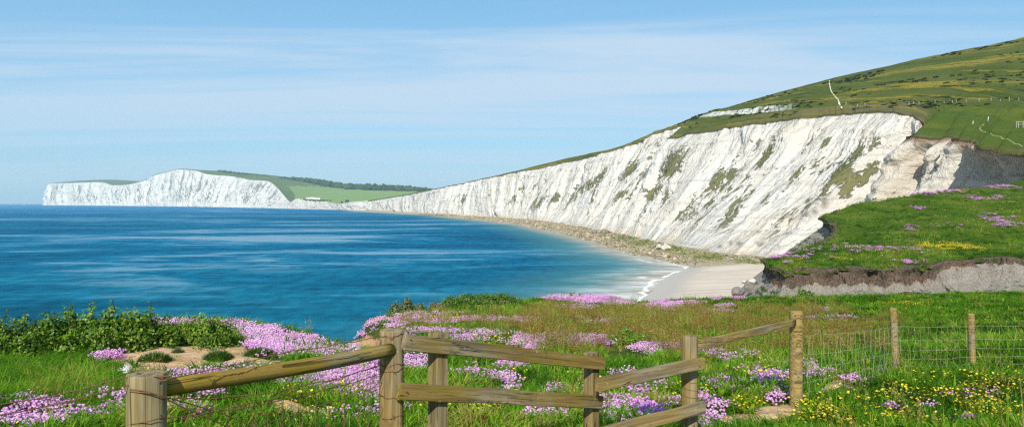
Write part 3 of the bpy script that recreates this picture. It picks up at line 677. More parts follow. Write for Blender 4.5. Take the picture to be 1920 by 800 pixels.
# ==================================================================== NEAR MEADOW (cliff top with the fence)
ctrl = [(960, None, -3, -1.58), (960, None, .5, -1.62)]
cp = [(-2., 2., -1.68), (2., 2., -1.68), (-5, 0, -1.62), (5, 0, -1.6), (0, -4, -1.5), (8, 1, -1.5), (-8, 2, -1.7)]
pc = [(0, 812, 6.0), (275, 1230, 2.88), (-300, 800, 6.2), (100, 672, 11.8), (-300, 690, 12), (250, 652, 13.2), (450, 642, 15.2), (600, 642, 17), (440, 606, 19), (310, 600, 17.5), (100, 640, 15), (-200, 640, 15), (-600, 650, 15),
      (700, 705, 10), (500, 740, 8), (300, 720, 9), (960, 815, 6.4), (700, 830, 6.0), (960, 705, 11), (1100, 638, 17), (1000, 660, 14.2), (760, 640, 18), (700, 615, 26), (900, 582, 37), (1100, 561, 49), (1250, 578, 44), (1000, 600, 28), (1200, 610, 25),
      (1492, 760, 8.2), (1680, 706, 11.8), (1823, 699, 12.8), (1920, 812, 7.7), (1400, 812, 7), (1200, 812, 6.6), (1400, 650, 18), (1400, 620, 25), (1700, 608, 29), (1920, 596, 31), (1400, 578, 44), (1550, 562, 55), (1700, 553, 62), (1920, 549, 66), (2200, 640, 14), (2300, 585, 30), (2300, 545, 66), (1650, 640, 20), (1920, 640, 20)]
cp = np.array(cp + [(PX(a, Y), Y, -(b - HY) / F * Y) for a, b, Y in pc])
def tps_fit(p, z, lam):
    n = len(p); d2 = ((p[:, None] - p[None]) ** 2).sum(2); K = .5 * d2 * np.log(d2 + 1e-9) + lam * np.eye(n)
    Pm = np.hstack([np.ones((n, 1)), p]); A = np.zeros((n + 3, n + 3)); A[:n, :n] = K; A[:n, n:] = Pm; A[n:, :n] = Pm.T
    return np.linalg.solve(A, np.concatenate([z, np.zeros(3)]))
def tps_eval(p, w, q):
    out = w[len(p)] + q[:, 0] * w[len(p) + 1] + q[:, 1] * w[len(p) + 2]
    for i in range(len(p)):
        d2 = (q[:, 0] - p[i, 0]) ** 2 + (q[:, 1] - p[i, 1]) ** 2; out = out + w[i] * .5 * d2 * np.log(d2 + 1e-9)
    return out
wp = lambda p: np.stack([p[:, 0], p[:, 1]], 1)
tw = tps_fit(cp[:, :2], cp[:, 2], .6)
def ground_z(x, y):
    x = np.asarray(x, float).ravel(); y = np.asarray(y, float).ravel()
    z = tps_eval(cp[:, :2], tw, np.stack([x, y], 1))
    far = np.clip(y / 30, .3, 1.6)
    z = z + (fbm(x / 2.2, y / 2.2, 3, 111) - .5) * .16 * far + (fbm(x / .55, y / .55, 3, 113) - .5) * .07
    return EYE + z
eg = [(-1200, 15.5), (-500, 15.5), (0, 15.8), (150, 16.5), (310, 18), (440, 19.6), (520, 19.6), (600, 18.3), (648, 17), (700, 15.8), (752, 18), (748, 22), (722, 25), (688, 28), (725, 33), (830, 38.5), (900, 42), (1000, 48), (1060, 54), (1110, 56), (1160, 52.5), (1195, 47.5), (1230, 50), (1300, 53.5), (1370, 57), (1430, 58.5), (1500, 60), (1700, 62.5), (1920, 65), (2300, 68)]
EP = np.array([(PX(a, b), b) for a, b in eg])
EP = np.vstack([EP, [(75, 68), (75, -12), (-40, -12), (-40, EP[0, 1])]])
def poly_sd(x, y, poly):
    pt = np.stack([np.ravel(x), np.ravel(y)], 1)
    a = poly; b = np.roll(poly, -1, 0)
    d = seg_dist(pt, a, b); ins = np.zeros(len(pt), bool)
    for i in range(len(a)):
        c = ((a[i, 1] > pt[:, 1]) != (b[i, 1] > pt[:, 1])); xx = a[i, 0] + (pt[:, 1] - a[i, 1]) / (b[i, 1] - a[i, 1] + 1e-12) * (b[i, 0] - a[i, 0])
        ins ^= c & (pt[:, 0] < xx)
    return np.where(ins, d, -d)
def meadow_sd(x, y):
    x = np.ravel(x); y = np.ravel(y)
    k = np.clip(y / 30, .3, 1.3)
    return poly_sd(x, y, EP) + (fbm(x / 1.3, y / 1.3, 3, 121) - .5) * .7 * k + (fbm(x / .3, y / .3, 2, 123) - .5) * .12

sand_e = [(350, 672, 175, 26, 1.1), (300, 690, 80, 18, 1.1), (590, 775, 50, 12, .9), (480, 660, 60, 12, 1), (250, 690, 30, 22, 1), (690, 640, 50, 26, 1.1), (1465, 772, 60, 15, 1.1), (1380, 788, 95, 14, 1.2), (1575, 733, 40, 20, 1.1), (1535, 742, 22, 16, 1.1), (525, 772, 24, 12, 1.1), (560, 768, 16, 6, 1), (650, 762, 14, 10, .9), (440, 775, 40, 8, .8), (1000, 780, 40, 10, .85), (990, 762, 18, 6, .8), (1705, 549, 14, 7, 1.1), (735, 628, 12, 8, .8), (840, 785, 20, 8, .6), (420, 768, 20, 5, .8), (866, 612, 10, 5, .7), (1500, 556, 40, 5, .6), (925, 690, 40, 10, .55), (1740, 652, 12, 5, .4), (1650, 566, 10, 4, .6), (830, 660, 30, 8, .5)]
def ellmask(px, py, lst, soft=.35):
    m = np.zeros(len(px))
    for cx, cy, rx, ry, s in lst:
        q = np.sqrt(((px - cx) / rx) ** 2 + ((py - cy) / ry) ** 2); m = np.maximum(m, s * smooth(1 + soft, 1 - soft, q))
    return m
def to_px(x, y, z): return CX + F * x / np.maximum(y, .3), HY - F * (z - EYE) / np.maximum(y, .3)
def axis(segs):
    out = []
    for a, b, s in segs: out.append(np.arange(a, b, s))
    return np.concatenate(out)
gx = axis([(-40, -14, .5), (-14, -9, .22), (-9, 9, .10), (9, 20, .2), (20, 75, .5)])
gy = axis([(-12, 0, .5), (0, 4, .2), (4, 16, .08), (16, 24, .12), (24, 70, .26)])
GX, GY = np.meshgrid(gx, gy, indexing='ij'); fx = GX.ravel(); fy = GY.ravel()
gz = ground_z(fx, fy); sdm = meadow_sd(fx, fy)
gpx, gpy = to_px(fx, fy, gz)
fr = (fy > 3.5)
sandm = np.where(fr, ellmask(gpx, gpy, sand_e), 0)
gz += sandm * (fbm(fx / .35, fy / .35, 3, 131) - .45) * .10
# little soil mounds thrown up beside the fence
for cx_, cy_, Y_, r_, h_ in ((1576, 738, 8.9, .16, .17), (1538, 748, 8.5, .11, .12), (527, 780, 7.2, .17, .10), (1590, 735, 9.0, .12, .1), (1704, 553, 60, .9, .45)):
    mx = PX(cx_, Y_); gz += h_ * np.exp(-((fx - mx) ** 2 + (fy - Y_) ** 2) / r_ ** 2)
dep = np.maximum(0, -sdm)
rough_w = (fbm(fx / .8, fy / .8, 4, 133) - .5)
lipcurve = -.12 * smooth(.5, 0, sdm)
gz = gz + lipcurve - np.minimum(24.5, dep * .85 + np.maximum(0, dep - 1.6) * 1.6 + np.minimum(dep, .15) * 2) + np.where(dep > 0, rough_w * np.minimum(1, dep) * .9, 0)
gz = np.maximum(gz, -2)
o = mesh_obj('ground', np.stack([fx, fy, gz], 1), grid_faces(len(gx), len(gy)), M_meadow); tag(o, 'grassy cliff top meadow with bare sandy patches', None, None, 'structure')
attr(o, 'sand', sandm); attr(o, 'steep', smooth(-.02, .22, dep))

# ==================================================================== EARTH BANK BEYOND THE GULLY
fe = [(1437, 487, 97), (1446, 494, 92), (1475, 507, 88), (1510, 506, 88.5), (1550, 505, 88), (1600, 504, 88.5), (1640, 501, 88), (1662, 502, 89.5), (1690, 500, 89), (1722, 498, 90), (1748, 490, 92), (1780, 487, 92), (1850, 486, 92.5), (1920, 484, 92), (2100, 478, 90), (2500, 470, 85)]
le = [(1470, 478, 108), (1525, 457, 122), (1556, 444, 128), (1570, 432, 131), (1562, 420, 135), (1538, 407, 147), (1570, 394, 157), (1600, 382, 165), (1720, 364, 182), (1850, 351, 195), (1920, 334, 205), (2200, 300, 215), (2600, 285, 215)]
fe3 = np.array([P(*q) for q in fe]); le3 = np.array([P(*q) for q in le])
inner_c = np.array([P(*q) for q in [(1700, 440, 120), (1900, 428, 120), (1900, 380, 160), (1700, 400, 150), (2300, 420, 110), (1600, 470, 105), (1620, 420, 135), (2300, 360, 160), (1800, 465, 105), (2000, 465, 105)]])
allc = np.vstack([fe3, le3, inner_c])
bw = tps_fit(allc[:, :2], allc[:, 2], 2.0)
def bank_z(x, y):
    x = np.ravel(x); y = np.ravel(y)
    return tps_eval(allc[:, :2], bw, np.stack([x, y], 1)) + (fbm(x / 6, y / 6, 4, 141) - .5) * 1.1 + (fbm(x / 1.2, y / 1.2, 3, 143) - .5) * .3
BP = np.vstack([fe3[::-1, :2], le3[:, :2], [(300, 215), (300, 85)]])
bx = np.arange(24, 290, .6); bx = np.concatenate([np.arange(24, 110, .4), np.arange(110, 260, 1.2)]); by = np.concatenate([np.arange(78, 140, .4), np.arange(140, 222, .8)])
BX, BY = np.meshgrid(bx, by, indexing='ij')
bsd = poly_sd(BX, BY, BP)
bzz = bank_z(BX, BY) - .25 * smooth(1.2, 0, bsd)
bzz = np.where(bsd < 0, bzz - np.minimum(-bsd * 4, 24), bzz); bzz = np.maximum(bzz, -1)
bf = grid_faces(len(bx), len(by)); bf = bf[(bsd[bf] > -.15).any(1)]
bzz = np.where(bsd < 0, bank_z(BX, BY) - .3 + np.minimum(0, bsd) * .5, bzz)
o = mesh_obj('bank', np.stack([BX.ravel(), BY.ravel(), bzz], 1), bf, M_bank); tag(o, 'green flowery bank above an eroded earth face', None, None, 'structure')
# the earth face swept along its front edge and round the left end
pl = np.vstack([le3[6::-1], fe3])
ds = np.concatenate([[0], np.cumsum(np.linalg.norm(np.diff(pl[:, :2], axis=0), axis=1))])
sN = int(ds[-1] / .22); ss = np.linspace(0, ds[-1], sN)
fp = np.stack([np.interp(ss, ds, pl[:, i]) for i in range(2)], 1)
kern = np.hanning(9); kern /= kern.sum()
fp = np.stack([np.convolve(np.pad(fp[:, i], 4, 'edge'), kern, 'valid') for i in (0, 1)], 1)
ft = np.gradient(fp, axis=0); ft /= np.linalg.norm(ft, axis=1)[:, None]; fnrm = np.stack([ft[:, 1], -ft[:, 0]], 1)
# outward must face the camera on the front part
if fnrm[int(sN * .6)] @ np.array([0, -1]) < 0: fnrm = -fnrm
ftop = bank_z(fp[:, 0], fp[:, 1]) - .08 + (fbm(ss / 2.2, ss * 0 + 4, 3, 159) - .5) * .55
prof_d = np.array([0, .0, .12, .35, .7, 1.05, 1.4, 1.75, 2.1, 2.4, 2.65, 2.95, 3.4, 3.9, 4.5, 5.2, 6.0, 7, 8.2, 9.6, 11, 13, 15.5])
prof_o = np.array([-.8, .25, .33, .20, .02, -.06, -.02, .05, .13, .22, .42, .8, 1.35, 2.0, 2.7, 3.6, 4.6, 5.9, 7.4, 9.0, 10.6, 13, 15.8])
pfx = CX + F * fp[:, 0] / fp[:, 1]
pale = smooth(1722, 1760, pfx) * (ss > ds[7]) * (.55 + .45 * fbm(ss / 5, ss * 0, 3, 151))
lipn = (fbm(ss / 1.7, ss * 0 + 9, 4, 161) - .5) * 1.5
SS = ss[:, None] + 0 * prof_d[None]; DD = prof_d[None] + 0 * ss[:, None]
wallamp = np.interp(prof_d, [0, .1, .5, 2.4, 4, 15], [.1, .8, 1.25, 1.4, 2.0, 2.4])
off = prof_o[None] + pale[:, None] * np.interp(prof_d, [0, .5, 1, 2.6, 15], [0, .1, .9, 1.3, 1.3])[None]
off = off + ((ridged(SS / 3.2, DD / 9, 3, 153) - .5) * .9 + (fbm(SS / .8, DD / .7, 3, 155) - .5) * .45) * wallamp[None]
off += lipn[:, None] * np.interp(prof_d, [0, .05, .4, 1.0], [.3, 1, 1, .2])[None]
# the deep slit in the face
off -= 1.0 * np.exp(-((pfx[:, None] - 1637) / 7.0) ** 2) * np.interp(prof_d, [0, .3, .6, 2.9, 3.4], [0, .2, 1, 1, .2])[None] * (ss > ds[7])[:, None]
wz = ftop[:, None] - DD * (1 + .0 * DD) + (fbm(SS / 1.0, DD / 1.2, 3, 157) - .5) * .35 * np.interp(prof_d, [0, .2, 1], [0, .5, 1])[None]
# left end is undercut
und = smooth(ds[8], ds[5], ss)
off -= und[:, None] * np.interp(prof_d, [0, .2, .8, 2.2, 3.4], [0, .1, .8, .8, 0])[None]
wallp = np.concatenate([fp[:, None, :] + fnrm[:, None, :] * off[..., None], wz[..., None]], 2)
wallp[:, 0, 2] += .02
o = mesh_obj('bank_face', wallp.reshape(-1, 3), grid_faces(sN, len(prof_d)), M_bankwall); tag(o, 'eroded brown earth face over pale clay slope', None, None, 'structure')
attr(o, 'depth', DD); attr(o, 'pale', pale[:, None] + 0 * DD)

HAZE = 6.5e-5
# ==================================================================== FENCES
def tube(vs, fs, pts, r, n=4, wob=0):
    pts = [np.array(p, float) for p in pts]; base = len(vs)
    for i, p in enumerate(pts):
        t = pts[min(i + 1, len(pts) - 1)] - pts[max(i - 1, 0)]; t = t / max(1e-9, np.linalg.norm(t))
        u = np.cross(t, (0, 0, 1)) if abs(t[2]) < .9 else np.cross(t, (1, 0, 0)); u /= np.linalg.norm(u); w = np.cross(t, u)
        for k in range(n):
            a = 2 * math.pi * k / n; vs.append(p + r * (math.cos(a) * u + math.sin(a) * w))
        if i:
            for k in range(n):
                a0 = base + (i - 1) * n; b0 = base + i * n
                fs.append((a0 + k, a0 + (k + 1) % n, b0 + (k + 1) % n, b0 + k))
def strand_pts(a, b, n, sag=.015, wob=.004, seed=0):
    a = np.array(a); b = np.array(b); r = np.random.default_rng(seed); out = []
    for i in range(n + 1):
        t = i / n; p = a * (1 - t) + b * t; p = p - np.array([0, 0, sag * 4 * t * (1 - t)])
        if 0 < i < n: p = p + r.normal(0, wob, 3)
        out.append(p)
    return out
def barbed(vs, fs, a, b, n, seed, r=.0021, sag=.02):
    pts = strand_pts(a, b, n, sag, .003, seed); tube(vs, fs, pts, r, 4)
    rr = np.random.default_rng(seed + 5); L = np.linalg.norm(np.array(b) - np.array(a)); m = max(2, int(L / .11))
    for i in range(m):
        t = (i + .5 + rr.uniform(-.2, .2)) / m * n; j = min(n - 1, int(t)); p = pts[j] * (1 - (t - j)) + pts[j + 1] * (t - j)
        for q in range(3):
            d = rr.normal(0, 1, 3); d /= np.linalg.norm(d); tube(vs, fs, [p - d * .013, p + d * .013], r * .75, 3)
def round_post(name, x, y, ztop, dia, mat, parent, depth=.35, lean=(0, 0), chamfer=.006):
    zb = ground_z([x], [y])[0] - depth; z1 = EYE + ztop; n = 28; vs = []; fs = []; r = dia / 2
    prof = [(0, r)] + [((z1 - zb) * t, r) for t in np.linspace(.08, .96, 12)] + [(z1 - zb - chamfer, r), (z1 - zb - chamfer * .3, r * .97), (z1 - zb, r * .9), (z1 - zb + .004, r * .5)]
    sd = random.randint(0, 999)
    for j, (z, rr) in enumerate(prof):
        for k in range(n):
            a = 2 * math.pi * k / n; q = rr * (1 + (noise2(np.array([k / 3.5 % 8]), np.array([z * 1.5]), sd)[0] - .5) * .07)
            vs.append((q * math.cos(a) + lean[0] * z, q * math.sin(a) + lean[1] * z, z + (0 if j < len(prof) - 3 else (noise2(np.array([k * .7]), np.array([j]), sd)[0] - .5) * .006)))
    for j in range(len(prof) - 1):
        for k in range(n): fs.append((j * n + k, j * n + (k + 1) % n, (j + 1) * n + (k + 1) % n, (j + 1) * n + k))
    vs.append((lean[0] * prof[-1][0], lean[1] * prof[-1][0], prof[-1][0] + .002)); c = len(vs) - 1
    for k in range(n): fs.append(((len(prof) - 1) * n + k, (len(prof) - 1) * n + (k + 1) % n, c))
    o = mesh_obj(name, vs, fs, mat); o.parent = parent; o.location = Vector((x, y, zb)) - parent.location
    return o
def board(name, a, b, h, t, mat, parent, roll=0.):
    """plank between two points, local x along its length, local z up, local y through its thickness"""
    a = Vector(a); b = Vector(b); L = (b - a).length
    bm = bmesh.new(); bmesh.ops.create_cube(bm, size=1)
    bmesh.ops.scale(bm, vec=(L, t, h), verts=bm.verts)
    ed = [e for e in bm.edges if abs((e.verts[0].co - e.verts[1].co).x) > L * .5]
    bmesh.ops.subdivide_edges(bm, edges=ed, cuts=14, use_grid_fill=True)
    bmesh.ops.bevel(bm, geom=[e for e in bm.edges if e.is_boundary or e.calc_face_angle(0) > .8], offset=.005, segments=2, affect='EDGES')
    s = random.uniform(0, 50)
    for v_ in bm.verts:
        q = v_.co.x / L
        v_.co.z += (noise2(np.array([q * 5 + s]), np.array([0.]), 3)[0] - .5) * .006 + (noise2(np.array([q * 14 + s]), np.array([v_.co.z * 9]), 4)[0] - .5) * .003
        v_.co.y += (noise2(np.array([q * 3 + s]), np.array([4.]), 5)[0] - .5) * .008
    x = (b - a).normalized(); y = Vector((0, 0, 1)).cross(x).normalized(); z = x.cross(y)
    m = Matrix((x, y, z)).transposed().to_4x4(); m = Matrix.Translation((a + b) / 2) @ m
    return bm_obj(name, bm, mat, parent, True if False else False, m)
def pole(name, a, b, r0, r1, mat, parent, half=False):
    a = Vector(a); b = Vector(b); L = (b - a).length; n = 24; vs = []; fs = []; m_ = 16; s = random.randint(0, 999)
    for j in range(m_ + 1):
        t = j / m_; r = r0 + (r1 - r0) * t
        if j in (0, m_): r *= .97
        for k in range(n):
            an = 2 * math.pi * k / n; q = r * (1 + (noise2(np.array([k / 4. % 6]), np.array([t * 6]), s)[0] - .5) * .09)
            yy = q * math.cos(an); zz = q * math.sin(an)
            if half: yy = max(yy, -r * .15)
            vs.append((-L / 2 + L * t, yy, zz + .006 * math.sin(t * 5 + s)))
    for j in range(m_):
        for k in range(n): fs.append((j * n + k, (j + 1) * n + k, (j + 1) * n + (k + 1) % n, j * n + (k + 1) % n))
    fs.append(tuple(range(n))); fs.append(tuple(m_ * n + k for k in reversed(range(n))))
    o = mesh_obj(name, vs, fs, mat)
    x = (b - a).normalized(); y = Vector((0, 0, 1)).cross(x).normalized(); z = x.cross(y)
    o.parent = parent; mm = Matrix.Translation((a + b) / 2 - parent.location) @ Matrix((x, y, z)).transposed().to_4x4(); o.matrix_basis = mm
    return o
def reparent(o, p):
    w = Matrix.Translation(o.parent.location) @ o.matrix_basis if o.parent else o.matrix_basis.copy()
    pw = Matrix.Translation(p.parent.location) @ p.matrix_basis
    o.parent = p; o.matrix_basis = pw.inverted() @ w
def PV(px, py, Y): return P(px, py, Y)

# -- section 1: round post, mossy pole, barbed wire
x1, y1 = PX(275, 2.88), 2.88
f1 = empty('pole_fence', (x1, y1, ground_z([x1], [y1])[0]))
tag(f1, 'weathered round post with a mossy round pole and rusty barbed wire', 'fence', None)
round_post('post', x1, y1, -.655, .142, W_post_grey, f1)
pole('pole', PV(300, 731, 2.95), PV(732, 656, 4.20), .036, .037, W_pole, f1)
vs, fs = [], []
barbed(vs, fs, PV(-160, 776, 2.3), PV(242, 706, 2.83), 9, 1)
barbed(vs, fs, PV(242, 706, 2.83), PV(322, 704, 2.83), 3, 9, sag=0)
barbed(vs, fs, PV(-160, 798, 2.3), PV(242, 721, 2.82), 9, 2)
barbed(vs, fs, PV(242, 721, 2.82), PV(316, 711, 2.86), 3, 10, sag=0)
barbed(vs, fs, PV(310, 711, 2.87), PV(520, 664, 3.45), 7, 3, sag=.0); barbed(vs, fs, PV(520, 664, 3.45), PV(712, 631, 4.17), 7, 4, sag=0)
barbed(vs, fs, PV(304, 747, 2.86), PV(560, 724, 3.5), 7, 11, sag=.02); barbed(vs, fs, PV(560, 724, 3.5), PV(716, 682, 4.17), 6, 12, sag=.01)
barbed(vs, fs, PV(300, 785, 2.84), PV(712, 700, 4.15), 11, 13, sag=.03)
mesh_obj('barbed_wire', vs, fs, M_rust, f1, True, tuple(f1.location))
vs, fs = [], []
# slack loose ends around the post and down into the grass
tube(vs, fs, [PV(243, 733, 2.81), PV(262, 735, 2.80), PV(285, 736, 2.80), PV(309, 746, 2.86), PV(350, 766, 2.95), PV(400, 786, 3.05), PV(450, 812, 3.2)], .0026)
tube(vs, fs, [PV(243, 729, 2.81), PV(275, 733, 2.80), PV(309, 743, 2.86), PV(360, 757, 3.0), PV(420, 776, 3.15), PV(480, 800, 3.3), PV(560, 840, 3.4)], .0022)
tube(vs, fs, [PV(243, 795, 2.81), PV(275, 790, 2.80), PV(308, 781, 2.85), PV(306, 776, 2.87), PV(300, 778, 2.85)], .0022)
mesh_obj('loose_wire', vs, fs, M_rust, f1, True, tuple(f1.location))
vs, fs = [], []
za = [-.86, -.97, -1.09, -1.22, -1.36, -1.5]
A1 = np.array([PX(305, 2.9), 2.9]); B1 = np.array([PX(716, 4.18), 4.18])
for z in za: tube(vs, fs, strand_pts((A1[0], A1[1], EYE + z), (B1[0], B1[1], EYE + z - .05), 12, .01, .004, int(-z * 100)), .0017)
for i in range(1, 13):
    t = i / 13; q = A1 * (1 - t) + B1 * t
    tube(vs, fs, strand_pts((q[0], q[1], EYE + za[0] - .05 * t), (q[0], q[1], EYE + za[-1] - .05 * t), 8, 0, .004, 300 + i), .0016)
mesh_obj('wire_netting', vs, fs, M_rust, f1, True, tuple(f1.location))

# -- section 2: zigzag of planks on round and square posts
x2, y2 = PX(734, 4.26), 4.26
f2 = empty('plank_fence', (x2, y2, ground_z([x2], [y2])[0]))
tag(f2, 'zigzag wooden plank fence with two round posts and two square posts in the centre', 'fence', None)
pA = round_post('post', x2, y2, -.722, .14, W_post, f2)
x3, y3 = PX(1293, 6.26), 6.26
pB = round_post('post', x3, y3, -1.113, .138, W_post, f2)
def square_post(px, Y, ztop, s, parent):
    x = PX(px, Y); zb = ground_z([x], [Y])[0] - .3; h = EYE + ztop - zb
    bm = bmesh.new(); bmesh.ops.create_cube(bm, size=1); bmesh.ops.scale(bm, vec=(s, s, h), verts=bm.verts); bmesh.ops.translate(bm, vec=(0, 0, h / 2), verts=bm.verts)
    bmesh.ops.bevel(bm, geom=list(bm.edges), offset=.004, segments=2, affect='EDGES')
    for v_ in bm.verts:
        if v_.co.z > h * .9: v_.co.z += random.uniform(-.004, .004)
    ang = math.atan2(1.4, 1.29)
    return bm_obj('square_post', bm, W_sq, parent, False, Matrix.Translation((x, Y, zb)) @ Matrix.Rotation(ang, 4, 'Z'))
square_post(821, 4.47, -.773, .086, f2); square_post(1109, 5.59, -1.118, .086, f2)
rl = [None] * 4
rl[0] = board('rail', PV(757, 640, 4.20), PV(1132, 681.5, 5.60), .092, .038, W_rail, f2)
rl[1] = board('rail', PV(745, 732, 4.16), PV(1127, 753, 5.57), .093, .038, W_rail, f2)
r = rl[2] = board('rail', PV(1119, 721, 5.36), PV(1318, 679.5, 6.13), .098, .04, W_rail_grey, f2); r['label'] = 'greyer plank running up to the right'
r = rl[3] = board('rail', PV(1119, 815, 5.37), PV(1320, 762, 6.14), .098, .04, W_rail_grey, f2); r['label'] = 'greyer lower plank running up to the right'
vs, fs = [], []
for yy in (626, 681, 692, 739, 779):        # wire ends stapled round the first post
    pts = []
    for k in range(9):
        a = R(200 + k * 18); zz = EYE - (yy - HY) / F * 4.2 + random.uniform(-.008, .008) - .012 * math.sin(k * .4)
        pts.append((x2 + .0735 * math.cos(a), y2 + .0735 * math.sin(a), zz))
    tube(vs, fs, pts, .0022)
    for q in range(5):
        c = np.array(pts[random.randint(2, 6)]); d = rng.normal(0, 1, 3); d /= np.linalg.norm(d); tube(vs, fs, [c - d * .014, c + d * .022], .0018, 3)
    reparent(mesh_obj('wire', vs, fs, M_rust, f2, True, tuple(f2.location)), pA); vs, fs = [], []
for yy in (714, 728, 742):
    tube(vs, fs, [(x3 + .071 * math.cos(R(200 + k * 20)), y3 + .071 * math.sin(R(200 + k * 20)), EYE - (yy - HY) / F * 6.19 - .004 * k) for k in range(8)], .002)
    reparent(mesh_obj('wire', vs, fs, M_rust, f2, True, tuple(f2.location)), pB); vs, fs = [], []
vs, fs = [], []
for (px, py, Y, ri) in ((770, 636, 4.21, 0), (838, 647, 4.45, 0), (840, 738, 4.42, 1), (1112, 682, 5.49, 0), (1104, 756, 5.46, 1), (1310, 674, 6.06, 2), (1312, 686, 6.06, 2), (1309, 760, 6.06, 3), (763, 734, 4.17, 1)):
    vs, fs = [], []; p = PV(px, py, Y); n_ = np.array([.73, -.68, 0]); tube(vs, fs, [p - n_ * .03, p + n_ * .006], .004, 6); reparent(mesh_obj('nail', vs, fs, M_rust, f2, True, tuple(f2.location)), rl[ri])

# -- section 3: half-round rail, three round posts, stock netting
x4, y4 = PX(1492, 8.22), 8.22
f3 = empty('wire_fence', (x4, y4, ground_z([x4], [y4])[0]))
tag(f3, 'wire netting fence on three slim round posts at the right of the meadow', 'fence', None)
round_post('post', x4, y4, -1.19, .142, W_half, f3, lean=(.004, 0))
x5, y5 = PX(1682, 11.8), 11.8; round_post('post', x5, y5, -1.66, .112, W_half, f3, lean=(-.045, 0))
x6, y6 = PX(1825, 12.8), 12.8; round_post('post', x6, y6, -1.90, .108, W_half, f3, lean=(-.03, 0))
pole('half_round_rail', PV(1304, 646, 6.28), PV(1492, 605, 8.12), .042, .036, W_half, f3, True)
x7, y7 = PX(2160, 11.6), 11.6
vs, fs = [], []; vb, fb = [], []
prev = [(x4, y4), (x5, y5), (x6, y6), (x7, y7)]
for i in range(3):
    (ax, ay), (bx_, by_) = prev[i], prev[i + 1]; off_ = np.array([.75, -.66]) * .07 * (1 if i < 2 else .8)
    ga, gb = ground_z([ax], [ay])[0], ground_z([bx_], [by_])[0]; L = math.hypot(bx_ - ax, by_ - ay); nn = int(L / .25)
    top = .80; hs_ = [.05, .16, .28, .42, .58, .80]
    for h_ in hs_:
        tube(vs, fs, strand_pts((ax + off_[0], ay + off_[1], ga + h_), (bx_ + off_[0], by_ + off_[1], gb + h_), nn, .02, .006, int(h_ * 100 + i * 1000)), .0018)
    m = int(L / .16)
    for j in range(1, m):
        t = j / m; x = ax + (bx_ - ax) * t + off_[0]; y = ay + (by_ - ay) * t + off_[1]; g_ = ga + (gb - ga) * t
        tube(vs, fs, strand_pts((x, y, g_ + .05 - .08 * t * (1 - t)), (x + random.gauss(0, .02), y, g_ + .80 - .08 * t * (1 - t)), 6, 0, .012, 5000 + j + i * 100), .0014)
    for h_ in (.88, .99): barbed(vb, fb, (ax + off_[0], ay + off_[1], ga + h_), (bx_ + off_[0], by_ + off_[1], gb + h_), nn, int(h_ * 100 + i), .0019)
for h_, py_ in ((.62, 0), (.75, 0), (.9, 0)):   # strands back to the plank fence
    barbed(vb, fb, (x3 + .05, y3 - .05, ground_z([x3], [y3])[0] + h_), (x4 + .05, y4 - .05, ground_z([x4], [y4])[0] + h_), 10, int(h_ * 77), .0017, .03)
mesh_obj('wire_netting', vs, fs, M_galv, f3, True, tuple(f3.location)); mesh_obj('barbed_wire', vb, fb, M_rust, f3, True, tuple(f3.location))

# a wisp of sheep's wool caught on the wire
vs, fs = [], []
c = PV(240, 692, 2.86); wr = np.random.default_rng(3)
for i in range(80):
    d = np.array([-abs(wr.normal(0, .010)), wr.normal(0, .005), wr.normal(.003, .005)]); p = c + wr.normal(0, .004, 3)
    tube(vs, fs, [p, p + d * .6 + wr.normal(0, .003, 3), p + d * 1.1 + wr.normal(0, .004, 3)], .0007, 3)
tag(mesh_obj('wool_tuft', vs, fs, M_wool, None, True, tuple(c)), 'white wisp of wool caught beside the top of the nearest post', 'wool', None)

# ==================================================================== LEAFY BUSHES
L_bush = leaf_mat('glossy_bush_leaves', [(0, (.012, .034, .003)), (.35, (.040, .098, .005)), (.7, (.10, .205, .010)), (1, (.22, .32, .03))], .28, .025, .42, 'tint', 'GEOMETRY', spread=.5)
L_bright = leaf_mat('bright_bush_leaves', [(0, (.035, .08, .006)), (.4, (.075, .165, .010)), (1, (.16, .27, .02))], .3, .05, .35, 'tint', 'GEOMETRY', spread=.5)
L_dull = leaf_mat('dull_bush_leaves', [(0, (.03, .05, .012)), (.5, (.075, .115, .03)), (1, (.16, .18, .07))], .25, .04, .4, 'tint', 'GEOMETRY', spread=.5)
L_dry = leaf_mat('dry_twigs', [(0, (.12, .07, .035)), (1, (.30, .20, .11))], .2, .02, .5, 'tint', 'GEOMETRY', spread=.6)
M_twig = plain('brown_twig', (.16, .11, .055), .9, .1, .3, 40)
def leaves_mesh(name, cen, nor, size, tint, mat, parent, loc, r):
    n = len(cen); nor = nor / np.linalg.norm(nor, axis=1)[:, None]
    a = r.normal(0, 1, (n, 3)); t = np.cross(nor, a); t /= np.linalg.norm(t, axis=1)[:, None]; b = np.cross(nor, t)
    s = size[:, None]; w = .36
    vs = np.stack([cen - t * s * .5, cen + b * s * w + nor * s * .10, cen + t * s * .55 - nor * s * .1, cen - b * s * w + nor * s * .10], 1).reshape(-1, 3)
    i = np.arange(n) * 4
    f = np.concatenate([np.stack([i, i + 1, i + 2], 1), np.stack([i, i + 2, i + 3], 1)])
    o = mesh_obj(name, vs, f, mat, parent, False, loc); attr(o, 'tint', np.repeat(tint, 4)); return o
